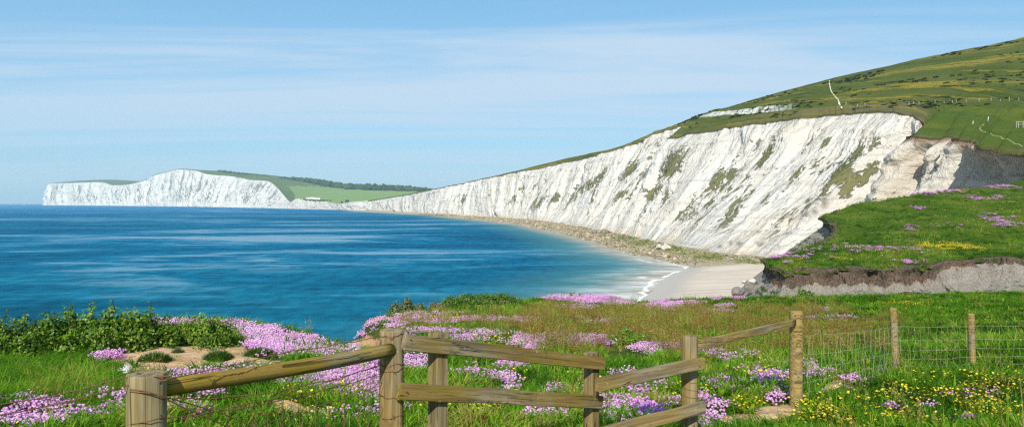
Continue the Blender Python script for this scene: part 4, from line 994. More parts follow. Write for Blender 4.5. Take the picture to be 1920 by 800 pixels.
def bush(name, label, lobes, nleaf, size, mat, seed, shoots=0, cat='bush', group=None, stem=True, topfn=None):
    """lobes: (px, top py, base py, Y, half width px)"""
    r = np.random.default_rng(seed)
    x0 = np.mean([PX(l[0], l[3]) for l in lobes]); y0 = np.mean([l[3] for l in lobes]); z0 = float(ground_z([x0], [y0])[0])
    root = empty(name, (x0, y0, z0)); tag(root, label, cat, group)
    vol = np.array([l[4] / F * l[3] * (l[2] - l[1]) / F * l[3] for l in lobes]); vol /= vol.sum()
    C_, N_, T_ = [], [], []; sv, sf, walk = [], [], []
    for l, v_ in zip(lobes, vol):
        n = int(nleaf * v_); x, Y = PX(l[0], l[3]), l[3]; zb = float(ground_z([x], [Y])[0]) - .03; zt = EYE - (l[1] - 3 - HY) / F * Y; rx = l[4] / F * Y; h = max(.05, zt - zb)
        d = r.normal(0, 1, (n, 3)); d /= np.linalg.norm(d, axis=1)[:, None]; d[:, 2] = np.abs(d[:, 2]) * 1.0 - .12
        rad = r.uniform(.30, 1, n) ** .45
        lump = 1 + (noise2(d[:, 0] * 2.6 + d[:, 2] * 2 + seed, d[:, 1] * 2.6 + d[:, 2] * 1.7, seed) - .5) * .75
        rad = rad * lump
        p = np.stack([x + d[:, 0] * rad * rx, Y + d[:, 1] * rad * rx * .9, zb + np.sign(d[:, 2]) * np.abs(d[:, 2]) ** .75 * rad * h * 1.0], 1)
        C_.append(p); N_.append(d * .9 + r.normal(0, .65, (n, 3)) + (0, -.1, .35))
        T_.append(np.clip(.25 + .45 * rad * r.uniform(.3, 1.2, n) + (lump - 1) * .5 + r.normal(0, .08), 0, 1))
        for i in range(int(3 + shoots)):
            a = r.uniform(0, 6.28); q = r.uniform(.1, .85); top_ = np.array([x + math.cos(a) * rx * q, Y + math.sin(a) * rx * q * .8, zb + h * (1.0 - .5 * q * q) * (r.uniform(.95, 1.22) if i < shoots else .85)])
            b_ = np.array([x + r.normal(0, rx * .15), Y + r.normal(0, rx * .15), zb - .03]); m_ = (top_ + b_) / 2 + r.normal(0, .06 * h, 3)
            bk = [b_ + (.004, .003, -.02), m_ + (.003, .004, 0), top_, m_ - (.003, .003, 0), b_ - (.004, .003, .02)]; walk += bk
            k = 26; tt = r.uniform(.55, 1.02, k); pp = m_ * (1 - (tt - .5) * 2)[:, None] + top_ * ((tt - .5) * 2)[:, None] + r.normal(0, size * .55, (k, 3))
            C_.append(pp); N_.append(r.normal(0, 1, (k, 3)) + (0, -.2, .5)); T_.append(r.uniform(.5, 1, k))
    C_ = np.vstack(C_); N_ = np.vstack(N_); T_ = np.concatenate(T_); sz = size * r.uniform(.6, 1.35, len(C_))
    leaves_mesh('foliage', C_, N_, sz, T_, mat, root, tuple(root.location), r)
    if stem: tube(sv, sf, walk, .0055 * size / .04, 4)
    if stem: mesh_obj('stem', sv, sf, M_twig, root, True, tuple(root.location))
    return root
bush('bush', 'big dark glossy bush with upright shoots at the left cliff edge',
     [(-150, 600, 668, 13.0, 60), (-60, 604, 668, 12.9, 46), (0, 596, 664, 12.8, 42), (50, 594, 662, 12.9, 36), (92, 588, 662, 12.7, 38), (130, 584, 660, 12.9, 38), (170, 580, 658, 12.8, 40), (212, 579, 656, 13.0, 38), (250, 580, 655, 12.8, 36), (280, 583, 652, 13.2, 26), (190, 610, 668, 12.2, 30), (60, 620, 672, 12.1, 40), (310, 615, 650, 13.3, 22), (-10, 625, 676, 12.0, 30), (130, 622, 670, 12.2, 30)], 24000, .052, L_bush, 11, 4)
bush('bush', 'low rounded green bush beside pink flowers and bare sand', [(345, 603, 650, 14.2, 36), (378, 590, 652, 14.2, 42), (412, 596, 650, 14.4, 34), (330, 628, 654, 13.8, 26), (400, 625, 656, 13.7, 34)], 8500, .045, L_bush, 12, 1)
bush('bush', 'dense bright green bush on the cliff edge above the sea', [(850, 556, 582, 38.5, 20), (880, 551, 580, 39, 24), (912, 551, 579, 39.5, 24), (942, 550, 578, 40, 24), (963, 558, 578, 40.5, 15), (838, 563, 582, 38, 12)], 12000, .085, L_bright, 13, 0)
bush('bush', 'small loose grey green bush at the edge left of the bright one', [(742, 569, 588, 34, 14), (766, 561, 588, 34.5, 18), (790, 570, 586, 35, 12)], 3200, .075, L_dull, 14, 2)
bush('bush', 'brown dry bush between two green bushes on the cliff edge', [(813, 568, 584, 36, 11), (827, 571, 583, 36.5, 8)], 1300, .06, L_dry, 15, 3)
bush('bush', 'small green bush against the pale clay slope', [(1506, 543, 560, 57, 12), (1518, 548, 560, 57, 10)], 1800, .12, L_bright, 16, 0)
bush('leafy_plant', 'dark leafy clump beside pink flowers in front of the sorrel grass', [(1150, 630, 660, 15.5, 16), (1178, 618, 655, 16, 20), (1200, 628, 654, 16, 12)], 3000, .065, L_bright, 17, 0, 'plant', None, False)

# cushions of fine leaves on the bare sand
L_cush = leaf_mat('cushion_blades', [(0, (.025, .06, .010)), (.5, (.05, .11, .014)), (1, (.10, .17, .03))], .25, .04, .35, 'tint', 'GEOMETRY', spread=.5)
def cushion(label, px, py, Y, rpx, hgt, n, seed):
    r = np.random.default_rng(seed); x = PX(px, Y); z = float(ground_z([x], [Y])[0]); rx = rpx / F * Y; vs = []; fs = []; tt = []
    for i in range(n):
        a = r.uniform(0, 6.28); q = math.sqrt(r.uniform(0, 1)); bx_, by_ = q * rx * math.cos(a), q * rx * .8 * math.sin(a); hh = hgt * (1.05 - .6 * q * q) * r.uniform(.6, 1.1)
        d = np.array([math.cos(a) * q * .6 + r.normal(0, .25), math.sin(a) * q * .6 + r.normal(0, .25), 1]); d /= np.linalg.norm(d); w = .006 * rx / .2
        s_ = np.array([-d[1], d[0], 0]); s_ = s_ / max(1e-6, np.linalg.norm(s_)) * w
        b_ = np.array([bx_, by_, -.02]); i0 = len(vs); m_ = b_ + d * hh * .6; t_ = b_ + d * hh + np.array([d[0], d[1], -.3]) * hh * .15
        vs += [b_ - s_, b_ + s_, m_ + s_ * .8, m_ - s_ * .8, t_]; fs += [(i0, i0 + 1, i0 + 2, i0 + 3), (i0 + 3, i0 + 2, i0 + 4)]; tt += [r.uniform(.2, .9)] * 5
    o = mesh_obj('grass_cushion', np.array(vs) + (x, Y, z), fs, L_cush, None, False, (x, Y, z)); attr(o, 'tint', tt)
    tag(o, label, 'plant', 'green cushions on the bare sand')
cushion('large dark grassy cushion on sand behind the nearest post', 291, 680, 11.2, 27, .20, 1700, 1)
cushion('broad spiky green cushion in the middle of the bare sand', 410, 673, 11.8, 25, .20, 1500, 2)
cushion('tiny tuft on sand below the rounded bush', 334, 664, 12.6, 10, .15, 450, 4)
cushion('flat green cushion between sand and the pink carpet', 487, 668, 12.3, 26, .24, 1400, 5)

# ==================================================================== GROUND COVER
L_grass = leaf_mat('grass_blades', [(0, (.024, .060, .003)), (.30, (.058, .172, .005)), (.52, (.130, .310, .008)), (.68, (.25, .35, .025)), (.82, (.36, .31, .09)), (1, (.26, .105, .035))], .40, .012, .4, spread=.42)
def blade(vs, fs, bx_, by_, h, w, ang, lean, bend, segs=3):
    i0 = len(vs); dx, dy = math.cos(ang), math.sin(ang); sx, sy = -dy * w / 2, dx * w / 2
    for j in range(segs + 1):
        t = j / segs; o_ = lean * t * h + bend * t * t * h; z = h * t * (1 - .35 * bend * t); k = 1 - t ** 1.5
        if j < segs: vs.append((bx_ + dx * o_ - sx * k, by_ + dy * o_ - sy * k, z)); vs.append((bx_ + dx * o_ + sx * k, by_ + dy * o_ + sy * k, z))
        else: vs.append((bx_ + dx * o_, by_ + dy * o_, z))
    for j in range(segs - 1): a = i0 + 2 * j; fs.append((a, a + 1, a + 3, a + 2))
    a = i0 + 2 * (segs - 1); fs.append((a, a + 1, a + 2))
def tuft(name, n, r_, h0, h1, w, bend, mat):
    vs, fs = [], []
    for i in range(n):
        a = random.uniform(0, 6.28); q = math.sqrt(random.random()) * r_
        blade(vs, fs, q * math.cos(a), q * math.sin(a), random.uniform(h0, h1), w * random.uniform(.7, 1.3), random.uniform(0, 6.28), random.uniform(0, .5), random.uniform(.1, bend))
    return proto(name, vs, fs, [mat])
def sorrel(name):
    vs, fs = [], []
    for i in range(9):
        a = random.uniform(0, 6.28); q = math.sqrt(random.random()) * .10; x, y = q * math.cos(a), q * math.sin(a); h = random.uniform(.20, .38); an = random.uniform(0, 6.28); ln = random.uniform(0, .25)
        blade(vs, fs, x, y, h, .004, an, ln, .1, 2)
        for j in range(10):
            t = random.uniform(.55, 1.0); p = np.array([x + math.cos(an) * ln * t * h, y + math.sin(an) * ln * t * h, h * t]) + np.array([random.gauss(0, .008) for _ in range(3)]); s = random.uniform(.006, .012); i0 = len(vs)
            d = np.array([random.gauss(0, 1) for _ in range(3)]); d /= np.linalg.norm(d); e = np.cross(d, (0.3, .5, .8)); e /= np.linalg.norm(e)
            vs += [p - d * s, p + e * s * .5, p + d * s, p - e * s * .5]; fs.append((i0, i0 + 1, i0 + 2, i0 + 3))
    return proto(name, vs, fs, [L_grass])
def rosette(name):
    vs, fs = [], []
    for i in range(13): blade(vs, fs, random.gauss(0, .01), random.gauss(0, .01), random.uniform(.07, .15), .032, random.uniform(0, 6.28), random.uniform(.4, 1.0), .5, 4)
    return proto(name, vs, fs, [L_grass])
gp = [tuft('k%02d' % i, 34, .075, .035, .10, .0055, .9, L_grass) for i in range(4)] + [tuft('k%02d' % (4 + i), 22, .085, .07, .22, .0095, 1.9, L_grass) for i in range(3)] + \
     [sorrel('k%02d' % (7 + i)) for i in range(3)] + [rosette('k%02d' % (10 + i)) for i in range(2)]
gp[0:2] = [tuft('k%02d' % i, 22, .07, .03, .085, .011, 1.0, L_grass) for i in range(2)]

PINK = [(70, 757, 52, 15, 1), (30, 790, 45, 16, 1), (115, 780, 45, 12, .8), (150, 775, 40, 10, .4), (215, 752, 30, 15, .7), (203, 666, 26, 7, .9), (238, 740, 14, 10, .6), (205, 770, 25, 8, .3),
    (345, 604, 40, 6, 1.1), (425, 609, 45, 9, 1.2), (490, 623, 48, 13, 1.3), (545, 636, 55, 12, 1.3), (600, 650, 55, 9, 1.2), (645, 654, 35, 6, 1), (510, 648, 45, 9, 1.0), (475, 640, 25, 7, .7), (560, 662, 60, 8, .9), (440, 684, 25, 5, .35), (475, 690, 50, 8, .8), (410, 696, 45, 7, .6), (350, 706, 40, 9, .6), (335, 698, 18, 6, .5), (410, 706, 60, 8, .5),
    (600, 708, 90, 14, 1.2), (660, 690, 60, 12, 1.1), (690, 710, 40, 20, 1.3), (650, 728, 60, 12, 1.1), (700, 742, 20, 8, 1), (560, 716, 70, 8, .8), (690, 675, 40, 8, 1), (620, 700, 60, 10, 1), (350, 768, 45, 14, .7), (320, 735, 30, 12, .4), (650, 775, 40, 12, .35), (700, 770, 20, 10, .4), (520, 700, 50, 8, .6), (380, 730, 50, 10, .3),
    (695, 598, 28, 7, 1), (757, 600, 28, 5, .9), (742, 608, 20, 4, .9), (778, 620, 28, 7, 1.1), (833, 621, 40, 6, 1.1), (878, 633, 42, 8, .9), (826, 602, 30, 5, .7), (879, 598, 26, 4, .6), (899, 622, 16, 5, 1), (930, 625, 17, 5, 1), (968, 628, 20, 6, .8), (985, 641, 32, 8, 1.1), (1060, 635, 78, 10, 1.2), (997, 653, 18, 5, .9), (1121, 638, 32, 7, 1.1), (1212, 648, 28, 6, 1), (1256, 647, 30, 6, 1), (1220, 658, 22, 5, .9),
    (778, 677, 26, 12, 1), (745, 668, 20, 8, .8), (892, 680, 14, 4, .5), (961, 684, 30, 7, .9), (870, 700, 45, 7, 1.1), (920, 708, 48, 8, 1.2), (950, 727, 16, 6, .8), (1048, 730, 27, 9, .9), (1092, 733, 10, 8, .7), (1161, 755, 38, 14, 1.1), (1160, 783, 38, 13, 1.1), (1198, 730, 27, 8, .9), (1172, 698, 18, 5, .7), (1236, 722, 9, 11, .6), (1256, 752, 24, 10, .8), (1210, 760, 30, 8, .6),
    (1110, 560, 52, 7, 1.3), (1161, 568, 28, 5, 1.1), (1045, 558, 27, 4, .9), (1252, 571, 42, 6, 1.2), (1290, 568, 25, 4, 1), (1234, 580, 30, 5, 1), (1344, 584, 28, 4, .8), (1358, 573, 20, 4, .7), (1537, 580, 18, 3, .9), (1344, 558, 14, 3, 1), (1384, 558, 14, 3, 1), (990, 600, 25, 5, .35), (930, 598, 60, 4, .4), (1090, 575, 40, 4, .4),
    (1424, 665, 27, 5, .9), (1373, 672, 30, 8, .45), (1358, 717, 33, 11, 1), (1406, 692, 24, 8, .4), (1446, 706, 38, 13, .8), (1457, 735, 24, 12, .7), (1526, 698, 30, 7, .9), (1511, 680, 18, 6, .5), (1602, 705, 24, 7, .5), (1468, 680, 14, 4, .6), (1340, 757, 24, 9, .6), (1318, 742, 12, 11, .8), (1336, 783, 14, 8, .6), (1312, 793, 12, 10, .8), (1410, 730, 40, 10, .25), (1550, 595, 60, 5, .15), (1345, 660, 30, 5, .3), (760, 752, 30, 10, .3), (1040, 770, 60, 12, .35), (1830, 740, 60, 10, .12), (1700, 758, 50, 8, .15), (1810, 788, 30, 6, .3), (1660, 690, 40, 6, .12), (1120, 600, 60, 6, .25), (800, 590, 60, 5, .35)]
YEL = [(620, 742, 40, 8, .25), (540, 738, 30, 6, .5), (575, 745, 12, 4, .8), (660, 736, 30, 6, .3), (905, 770, 32, 10, .7), (840, 765, 40, 10, .3), (1402, 757, 30, 8, .6), (1559, 762, 52, 15, .5), (1519, 780, 32, 12, .8), (1630, 748, 30, 6, .7), (1668, 778, 42, 9, .5), (1760, 745, 42, 10, .35), (1818, 780, 36, 10, .5), (1749, 726, 30, 5, .5), (1836, 762, 30, 6, .7), (1712, 737, 22, 6, .5), (1640, 765, 180, 35, .09), (1800, 725, 130, 35, .10), (1880, 770, 60, 30, .12), (1700, 790, 200, 14, .12), (850, 600, 40, 4, .6), (745, 600, 60, 4, .4), (1690, 571, 50, 3, .7), (1850, 735, 70, 40, .15), (1420, 700, 60, 30, .12), (930, 640, 60, 10, .2), (560, 780, 60, 12, .15), (1280, 735, 60, 15, .15), (1080, 690, 60, 10, .1)]
WHITE = [(1040, 765, 40, 10, .5), (1020, 785, 40, 8, .6), (1720, 750, 60, 10, .25), (1770, 790, 60, 8, .4), (1880, 750, 30, 8, .4), (660, 770, 60, 14, .4), (575, 768, 40, 8, .3), (1785, 556, 12, 2, .8), (1600, 785, 40, 8, .2)]
BLUE = [(1216, 774, 26, 6, 1.1), (1242, 770, 14, 5, 1), (1375, 722, 30, 8, .4), (1440, 716, 28, 8, .5), (1425, 705, 20, 5, .3), (1452, 700, 20, 6, .25)]
# table: for a photo column and row, where the line of sight meets the meadow
tpx = np.arange(-300, 2240, 6.0); tY = np.geomspace(3.2, 72, 420)
TX = (tpx[:, None] - CX) / F * tY[None]; tz = ground_z(TX.ravel(), np.broadcast_to(tY, TX.shape).ravel()).reshape(TX.shape)
tpy = HY - F * (tz - EYE) / tY[None]
def hit(px, py):
    i = np.clip(np.round((px - tpx[0]) / 6).astype(int), 0, len(tpx) - 1); row = tpy[i]
    ok = row <= py[:, None]; j = np.argmax(ok, 1); good = ok.any(1) & (j > 0)
    j = np.maximum(j, 1); a = np.take_along_axis(row, (j - 1)[:, None], 1)[:, 0]; b = np.take_along_axis(row, j[:, None], 1)[:, 0]
    t = np.clip((a - py) / np.maximum(1e-6, a - b), 0, 1); Y = tY[j - 1] * (1 - t) + tY[j] * t
    return Y, good
def real_z(x, y):
    sd_ = meadow_sd(x, y); return ground_z(x, y) - .12 * smooth(.5, 0, sd_) - np.maximum(0, -sd_) * 2.0, sd_
def in_ellipses(lst, foot, r, lift=0):
    X_, Y_, = [], []
    for cx, cy, rx, ry, d in lst:
        Yc, ok = hit(np.array([cx]), np.array([cy]))
        if not ok[0]: continue
        cy = cy + lift * F / Yc[0] * (Yc[0] / 6.5) ** .24
        fp_ = foot * F / Yc[0] * (1 + .25 * Yc[0] / 20); n = int(d * math.pi * rx * ry / (fp_ * fp_ * .042)) + 1
        a = r.uniform(0, 6.28, n); q = np.sqrt(r.uniform(0, 1, n)) * (1 + r.normal(0, .19, n)); px = cx + q * rx * np.cos(a); py = cy + q * ry * np.sin(a)
        Y, ok = hit(px, py); X_.append(PX(px[ok], Y[ok])); Y_.append(Y[ok])
    x = np.concatenate(X_); y = np.concatenate(Y_); z, sd_ = real_z(x, y); k = sd_ > -.25
    return x[k], y[k], z[k]

# --- grass
r = np.random.default_rng(21); n = 186000
px = r.uniform(-480, 2620, n); e_ = .36; Y = (r.uniform(0, 1, n) * (66 ** e_ - 4.3 ** e_) + 4.3 ** e_) ** (1 / e_)
x = PX(px, Y); z, sd_ = real_z(x, Y); qx, qy = to_px(x, Y, z)
clear = [(291, 690, 60, 18, 1), (410, 684, 55, 16, 1), (254, 672, 30, 12, 1), (334, 668, 25, 12, 1), (487, 680, 55, 14, 1), (1175, 664, 42, 16, 1)]
sm = np.maximum(ellmask(qx, qy, sand_e, .3), ellmask(qx, qy, clear, .2)); pk = ellmask(qx, qy, [(a, b, c, d, min(1, e)) for a, b, c, d, e in PINK], .2)
patch = fbm(x / 1.6, Y / 1.6, 3, 201); patch2 = fbm(x / .7, Y / .9, 2, 203)
keep = (sd_ > -.10) & (r.uniform(0, 1, n) > np.clip(sm * 1.35 - .05, 0, 1) * .985) & (r.uniform(0, 1, n) > pk * .55) & (r.uniform(0, 1, n) < .35 + 1.1 * patch2 + (qx < 240) * .4)
x, Y, z, qx, qy, patch, patch2, sd_ = [a[keep] for a in (x, Y, z, qx, qy, patch, patch2, sd_)]; n = len(x)
lawn = smooth(238, 185, qx) * smooth(650, 668, qy) * smooth(800, 740, qy - (qx > 120) * 20)
dry = np.clip(smooth(930, 1010, qx) * smooth(1800, 1450, qx) * smooth(574, 588, qy) * smooth(690, 640, qy - (qx > 1350) * 8), 0, 1)
dry = np.maximum(dry, .45 * smooth(700, 760, qx) * smooth(1000, 940, qx) * smooth(588, 598, qy) * smooth(660, 620, qy)) * smooth(.40, .56, fbm(x / 1.8, Y / 2.6, 3, 207) + .05)
rightdark = smooth(1380, 1560, qx) * smooth(640, 690, qy) 
u1 = r.uniform(0, 1, n)
idx = r.integers(0, 4, n)
idx = np.where(u1 < .18 + .75 * lawn, r.integers(4, 7, n), idx)
idx = np.where(r.uniform(0, 1, n) < dry * .24, r.integers(7, 10, n), idx)
idx = np.where((r.uniform(0, 1, n) < .26) & (lawn < .5) & (dry < .4), r.integers(10, 12, n), idx)
tint = .34 + (patch - .5) * .85 + (patch2 - .5) * .35 + r.normal(0, .10, n) + lawn * .10 - rightdark * .05 + .07 * smooth(640, 760, qx) * smooth(1380, 1240, qx)
tint = np.where((dry > .2) & (idx >= 7) & (idx < 10), r.uniform(.70, 1.0, n), tint + dry * .13)
stray = r.uniform(0, 1, n) < .004; idx = np.where(stray, r.integers(7, 10, n), idx); tint = np.where(stray, r.uniform(.68, .9, n), tint)
tint = np.clip(tint, .02, 1)
sc = (Y / 5.5) ** .42 * r.uniform(.7, 1.3, n); hz_ = sc ** .55 * (1 + 1.1 * (patch2 - .5)) * r.uniform(.75, 1.25, n) * np.where(qx > 1380, 1.1, 1) * (1 - .25 * lawn)
edge_small = np.where(sd_ < .3, .75, 1)
rot = np.stack([r.normal(0, .12, n), r.normal(0, .12, n), r.uniform(0, 6.28, n)], 1)
o = scatter('grass', gp, np.stack([x, Y, z - .01], 1), rot, np.stack([sc, sc, hz_ * edge_small], 1), idx, tint); tag(o, 'green meadow grass with rusty sorrel stems', None, None, 'stuff')

# --- sea thrift
L_pink = leaf_mat('thrift_heads', [(0, (.76, .50, .72)), (.4, (.70, .36, .68)), (.75, (.62, .24, .61)), (1, (.47, .12, .48))], .22, .0, .5, spread=.4)
L_stalk = leaf_mat('thrift_leaves', [(0, (.03, .07, .008)), (.5, (.06, .12, .012)), (1, (.12, .17, .03))], .3, .03, .4, spread=.5)
def ico(sub=1):
    bm = bmesh.new(); bmesh.ops.create_icosphere(bm, subdivisions=sub, radius=1); v_ = np.array([q.co[:] for q in bm.verts]); f_ = [tuple(p.index for p in q.verts) for q in bm.faces]; bm.free(); return v_, f_
IV, IF = ico(1); IV2, IF2 = ico(2)
def thrift(name, heads, rad):
    vs, fs, mi = [], [], []
    for i in range(heads):
        a = random.uniform(0, 6.28); q = math.sqrt(random.random()) * rad; x, y = q * math.cos(a), q * math.sin(a); h = random.uniform(.07, .125) * (1 - .25 * (q / rad) ** 2); rr = random.uniform(.010, .0145); i0 = len(vs)
        vv = IV * (rr * (1 + .28 * np.random.default_rng(i + len(vs)).uniform(-1, 1, (len(IV), 1)))) * (1, 1, .82) + (x, y, h)
        vs += [tuple(p) for p in vv]; fs += [tuple(i0 + k for k in f_) for f_ in IF]; mi += [0] * len(IF)
        n0 = len(fs); blade(vs, fs, x * .92, y * .92, h, .003, a, .08, .0, 1); mi += [1] * (len(fs) - n0)
    for i in range(34):
        a = random.uniform(0, 6.28); q = math.sqrt(random.random()) * rad; n0 = len(fs)
        blade(vs, fs, q * math.cos(a), q * math.sin(a), random.uniform(.03, .07), .0035, random.uniform(0, 6.28), random.uniform(.1, .6), .5, 2); mi += [1] * (len(fs) - n0)
    return proto(name, vs, fs, [L_pink, L_stalk], mi)
tp = [thrift('k0', 15, .085), thrift('k1', 12, .085), thrift('k2', 18, .09), thrift('k3', 5, .08)]
r = np.random.default_rng(31)
x, y, z = in_ellipses(PINK, .15, r, .075); n = len(x)
# gaps and crowding inside every patch
cl = fbm(x / .28, y / .28, 2, 301); k = r.uniform(0, 1, n) < smooth(.20, .42, cl) * .93 + .07; x, y, z = x[k], y[k], z[k]; n = len(x)
sc = (y / 6.5) ** .30 * r.uniform(.8, 1.2, n) * np.where(y > 24, 1.15, 1)
qx, qy = to_px(x, y, z)
tint = np.clip(.36 + (fbm(x / 1.0, y / 1.0, 3, 303) - .5) * .8 + r.normal(0, .2, n) + .16 * smooth(7.5, 5.5, y) - .1 * smooth(1250, 900, np.abs(qx - 560) * 4), 0, 1)
rot = np.stack([r.normal(0, .12, n), r.normal(0, .12, n), r.uniform(0, 6.28, n)], 1)
o = scatter('sea_thrift', tp, np.stack([x, y, z], 1), rot, np.stack([sc, sc, sc ** .8], 1), r.integers(0, 4, n), tint); tag(o, 'pink sea thrift in cushions and carpets over the cliff top', None, None, 'stuff')
print('thrift', n)
# --- yellow and white and violet flowers
def flower(name, mat, k, rad, h0, h1, fr_, cup=.35):
    vs, fs, mi = [], [], []
    for i in range(k):
        a = random.uniform(0, 6.28); q = math.sqrt(random.random()) * rad; x, y = q * math.cos(a), q * math.sin(a); h = random.uniform(h0, h1)
        n0 = len(fs); blade(vs, fs, x, y, h, .003, a, .1, .0, 1); mi += [1] * (len(fs) - n0)
        c = np.array([x + math.cos(a) * .1 * h, y + math.sin(a) * .1 * h, h]); tl = Vector((random.gauss(0, .35), random.gauss(-.25, .35), 1)).normalized(); u = tl.cross(Vector((1, 0.2, 0))).normalized(); w = tl.cross(u)
        for p in range(5):
            b = 2 * math.pi * p / 5; i0 = len(vs)
            def pt_(an, rr, zz): return tuple(c + rr * (math.cos(an) * np.array(u) + math.sin(an) * np.array(w)) + np.array(tl) * zz)
            vs += [tuple(c), pt_(b - .6, fr_ * .8, fr_ * cup), pt_(b, fr_ * 1.05, fr_ * cup * 1.2), pt_(b + .6, fr_ * .8, fr_ * cup)]; fs.append((i0, i0 + 1, i0 + 2, i0 + 3)); mi.append(0)
    return proto(name, vs, fs, [mat, L_stalk], mi)
L_yel = leaf_mat('buttercup_petals', [(0, (.72, .52, .01)), (1, (.85, .68, .03))], .25, .06, .3, spread=.5)
L_whi = leaf_mat('white_petals', [(0, (.70, .66, .66)), (1, (.82, .82, .78))], .25, 0, .5, spread=.5)
L_blu = leaf_mat('violet_petals', [(0, (.10, .05, .30)), (1, (.22, .10, .48))], .25, 0, .5, spread=.5)
def flowers(name, label, lst, mat, foot, k, rad, h0, h1, fr_, seed, extra=0):
    r = np.random.default_rng(seed); ps = [flower('k%d' % i, mat, k, rad, h0, h1, fr_) for i in range(3)]
    x, y, z = in_ellipses(lst, foot, r, .07)
    if extra:
        px = r.uniform(-200, 2200, extra); Y = r.uniform(5, 40, extra); q = fbm(PX(px, Y) / 2.5, Y / 2.5, 3, seed); kk = q > .55; ex = PX(px[kk], Y[kk]); ez, es = real_z(ex, Y[kk]); g = es > .3
        x = np.concatenate([x, ex[g]]); y = np.concatenate([y, Y[kk][g]]); z = np.concatenate([z, ez[g]])
    n = len(x); sc = (y / 7) ** .30 * r.uniform(.8, 1.25, n)
    o = scatter(name, ps, np.stack([x, y, z], 1), np.stack([r.normal(0, .1, n), r.normal(0, .1, n), r.uniform(0, 6.28, n)], 1), np.stack([sc, sc, sc], 1), r.integers(0, 3, n), r.uniform(0, 1, n)); tag(o, label, None, None, 'stuff'); print(name, n)
flowers('buttercups', 'yellow buttercups and trefoil in the grass', YEL, L_yel, .17, 4, .10, .06, .16, .0135, 41, 900)
flowers('daisies', 'small white flowers in the grass', WHITE, L_whi, .15, 5, .08, .03, .09, .007, 43, 350)
flowers('bluebells', 'violet flowers among the pink thrift', BLUE, L_blu, .12, 16, .07, .05, .12, .009, 45)

# --- grass and flowers of the earth bank beyond the gully
r = np.random.default_rng(51)
bpt = np.stack([r.uniform(28, 235, 90000), r.uniform(84, 210, 90000)], 1)
sdb = poly_sd(bpt[:, 0], bpt[:, 1], BP); k = (sdb > -.4) & (r.uniform(0, 1, len(bpt)) < (90 / bpt[:, 1]) ** 1.3); bpt = bpt[k]; sdb = sdb[k]; bz_ = bank_z(bpt[:, 0], bpt[:, 1]); n = len(bpt)
pa = fbm(bpt[:, 0] / 5, bpt[:, 1] / 5, 3, 311); sc = r.uniform(2.2, 4.2, n); lipg = smooth(1.2, .2, sdb)
tint = np.clip(.44 + (pa - .5) * 1.15 + (fbm(bpt[:, 0] / 1.5, bpt[:, 1] / 2.5, 2, 313) - .5) * .5 + r.normal(0, .08, n) - lipg * .10, 0, .74)
bz_ = bz_ - .05 - .35 * smooth(0, -.4, sdb)
o = scatter('bank_grass', gp[:7], np.stack([bpt[:, 0], bpt[:, 1], bz_], 1), np.stack([r.normal(0, .12, n), r.normal(0, .12, n), r.uniform(0, 6.28, n)], 1), np.stack([sc, sc, sc * np.where(pa > .55, 1.15, .8)], 1), r.integers(0, 7, n), tint); tag(o, 'rough grass covering the bank', None, None, 'stuff')
wq = wallp[:, 11:20].reshape(-1, 3); mk = fbm(wq[:, 0] / 2.2, wq[:, 1] / 2.2 + wq[:, 2] / 2, 3, 317); wq = wq[(mk > .535) & (r.uniform(0, 1, len(wq)) < .55)]; m = len(wq); sc = r.uniform(2, 5.5, m)
o = scatter('slope_tufts', gp[:4], wq, np.stack([r.normal(0, .3, m), r.normal(0, .3, m), r.uniform(0, 6.28, m)], 1), np.stack([sc, sc, sc * .8], 1), r.integers(0, 4, m), r.uniform(.02, .32, m)); tag(o, 'sparse green tufts on the pale clay slope', None, None, 'stuff')
bX, bY = np.meshgrid(np.arange(30, 200, .5), np.arange(86, 208, .5), indexing='ij'); okb = poly_sd(bX, bY, BP) > .1; bX, bY = bX.ravel()[okb], bY.ravel()[okb]; bZ = bank_z(bX, bY); bqx, bqy = to_px(bX, bY, bZ)
def bank_flowers(name, label, lst, protos, seed, s0, s1):
    r = np.random.default_rng(seed); X_, Y_ = [], []
    for cx, cy, rx, ry, d in lst:
        m = np.where(((bqx - cx) / rx) ** 2 + ((bqy - cy) / ry) ** 2 < 1)[0]
        if not len(m): m = np.array([np.argmin((bqx - cx) ** 2 + (bqy - cy) ** 2)])
        q = r.choice(m, int(d * len(m) * 2.2) + 2); X_.append(bX[q] + r.normal(0, .5, len(q))); Y_.append(bY[q] + r.normal(0, 1.2, len(q)))
    x = np.concatenate(X_); y = np.concatenate(Y_); kk = (fbm(x / 1.1, y / 2.2, 3, seed) > .47) & (poly_sd(x, y, BP) > -.1); x, y = x[kk], y[kk]; z = bank_z(x, y); n = len(x); sc = r.uniform(s0, s1, n)
    o = scatter(name, protos, np.stack([x, y, z + .12], 1), np.stack([r.normal(0, .1, n), r.normal(0, .1, n), r.uniform(0, 6.28, n)], 1), np.stack([sc, sc, sc], 1), r.integers(0, len(protos), n), r.uniform(.2, .95, n)); tag(o, label, None, None, 'stuff'); print(name, n)
bank_flowers('bank_thrift', 'pink thrift scattered over the bank', [(1458, 489, 20, 7, 1.5), (1690, 364, 60, 3, 1.2), (1765, 360, 35, 3, .9), (1640, 469, 28, 4, .35), (1700, 472, 24, 4, .3), (1590, 466, 40, 7, .10), (1745, 494, 14, 4, 1), (1706, 496, 14, 3, .9), (1868, 411, 26, 8, .5), (1890, 424, 20, 5, .4), (1711, 431, 11, 4, .8), (1878, 352, 25, 3, 1), (1560, 474, 50, 8, .08), (1485, 482, 26, 5, .25), (1725, 392, 10, 3, .6), (1850, 372, 40, 4, .3), (1500, 474, 30, 4, .12), (1780, 425, 40, 6, .05)], tp, 61, 2.4, 3.6)
yp = [flower('k%d' % i, L_yel, 8, .12, .06, .14, .014) for i in range(2)]
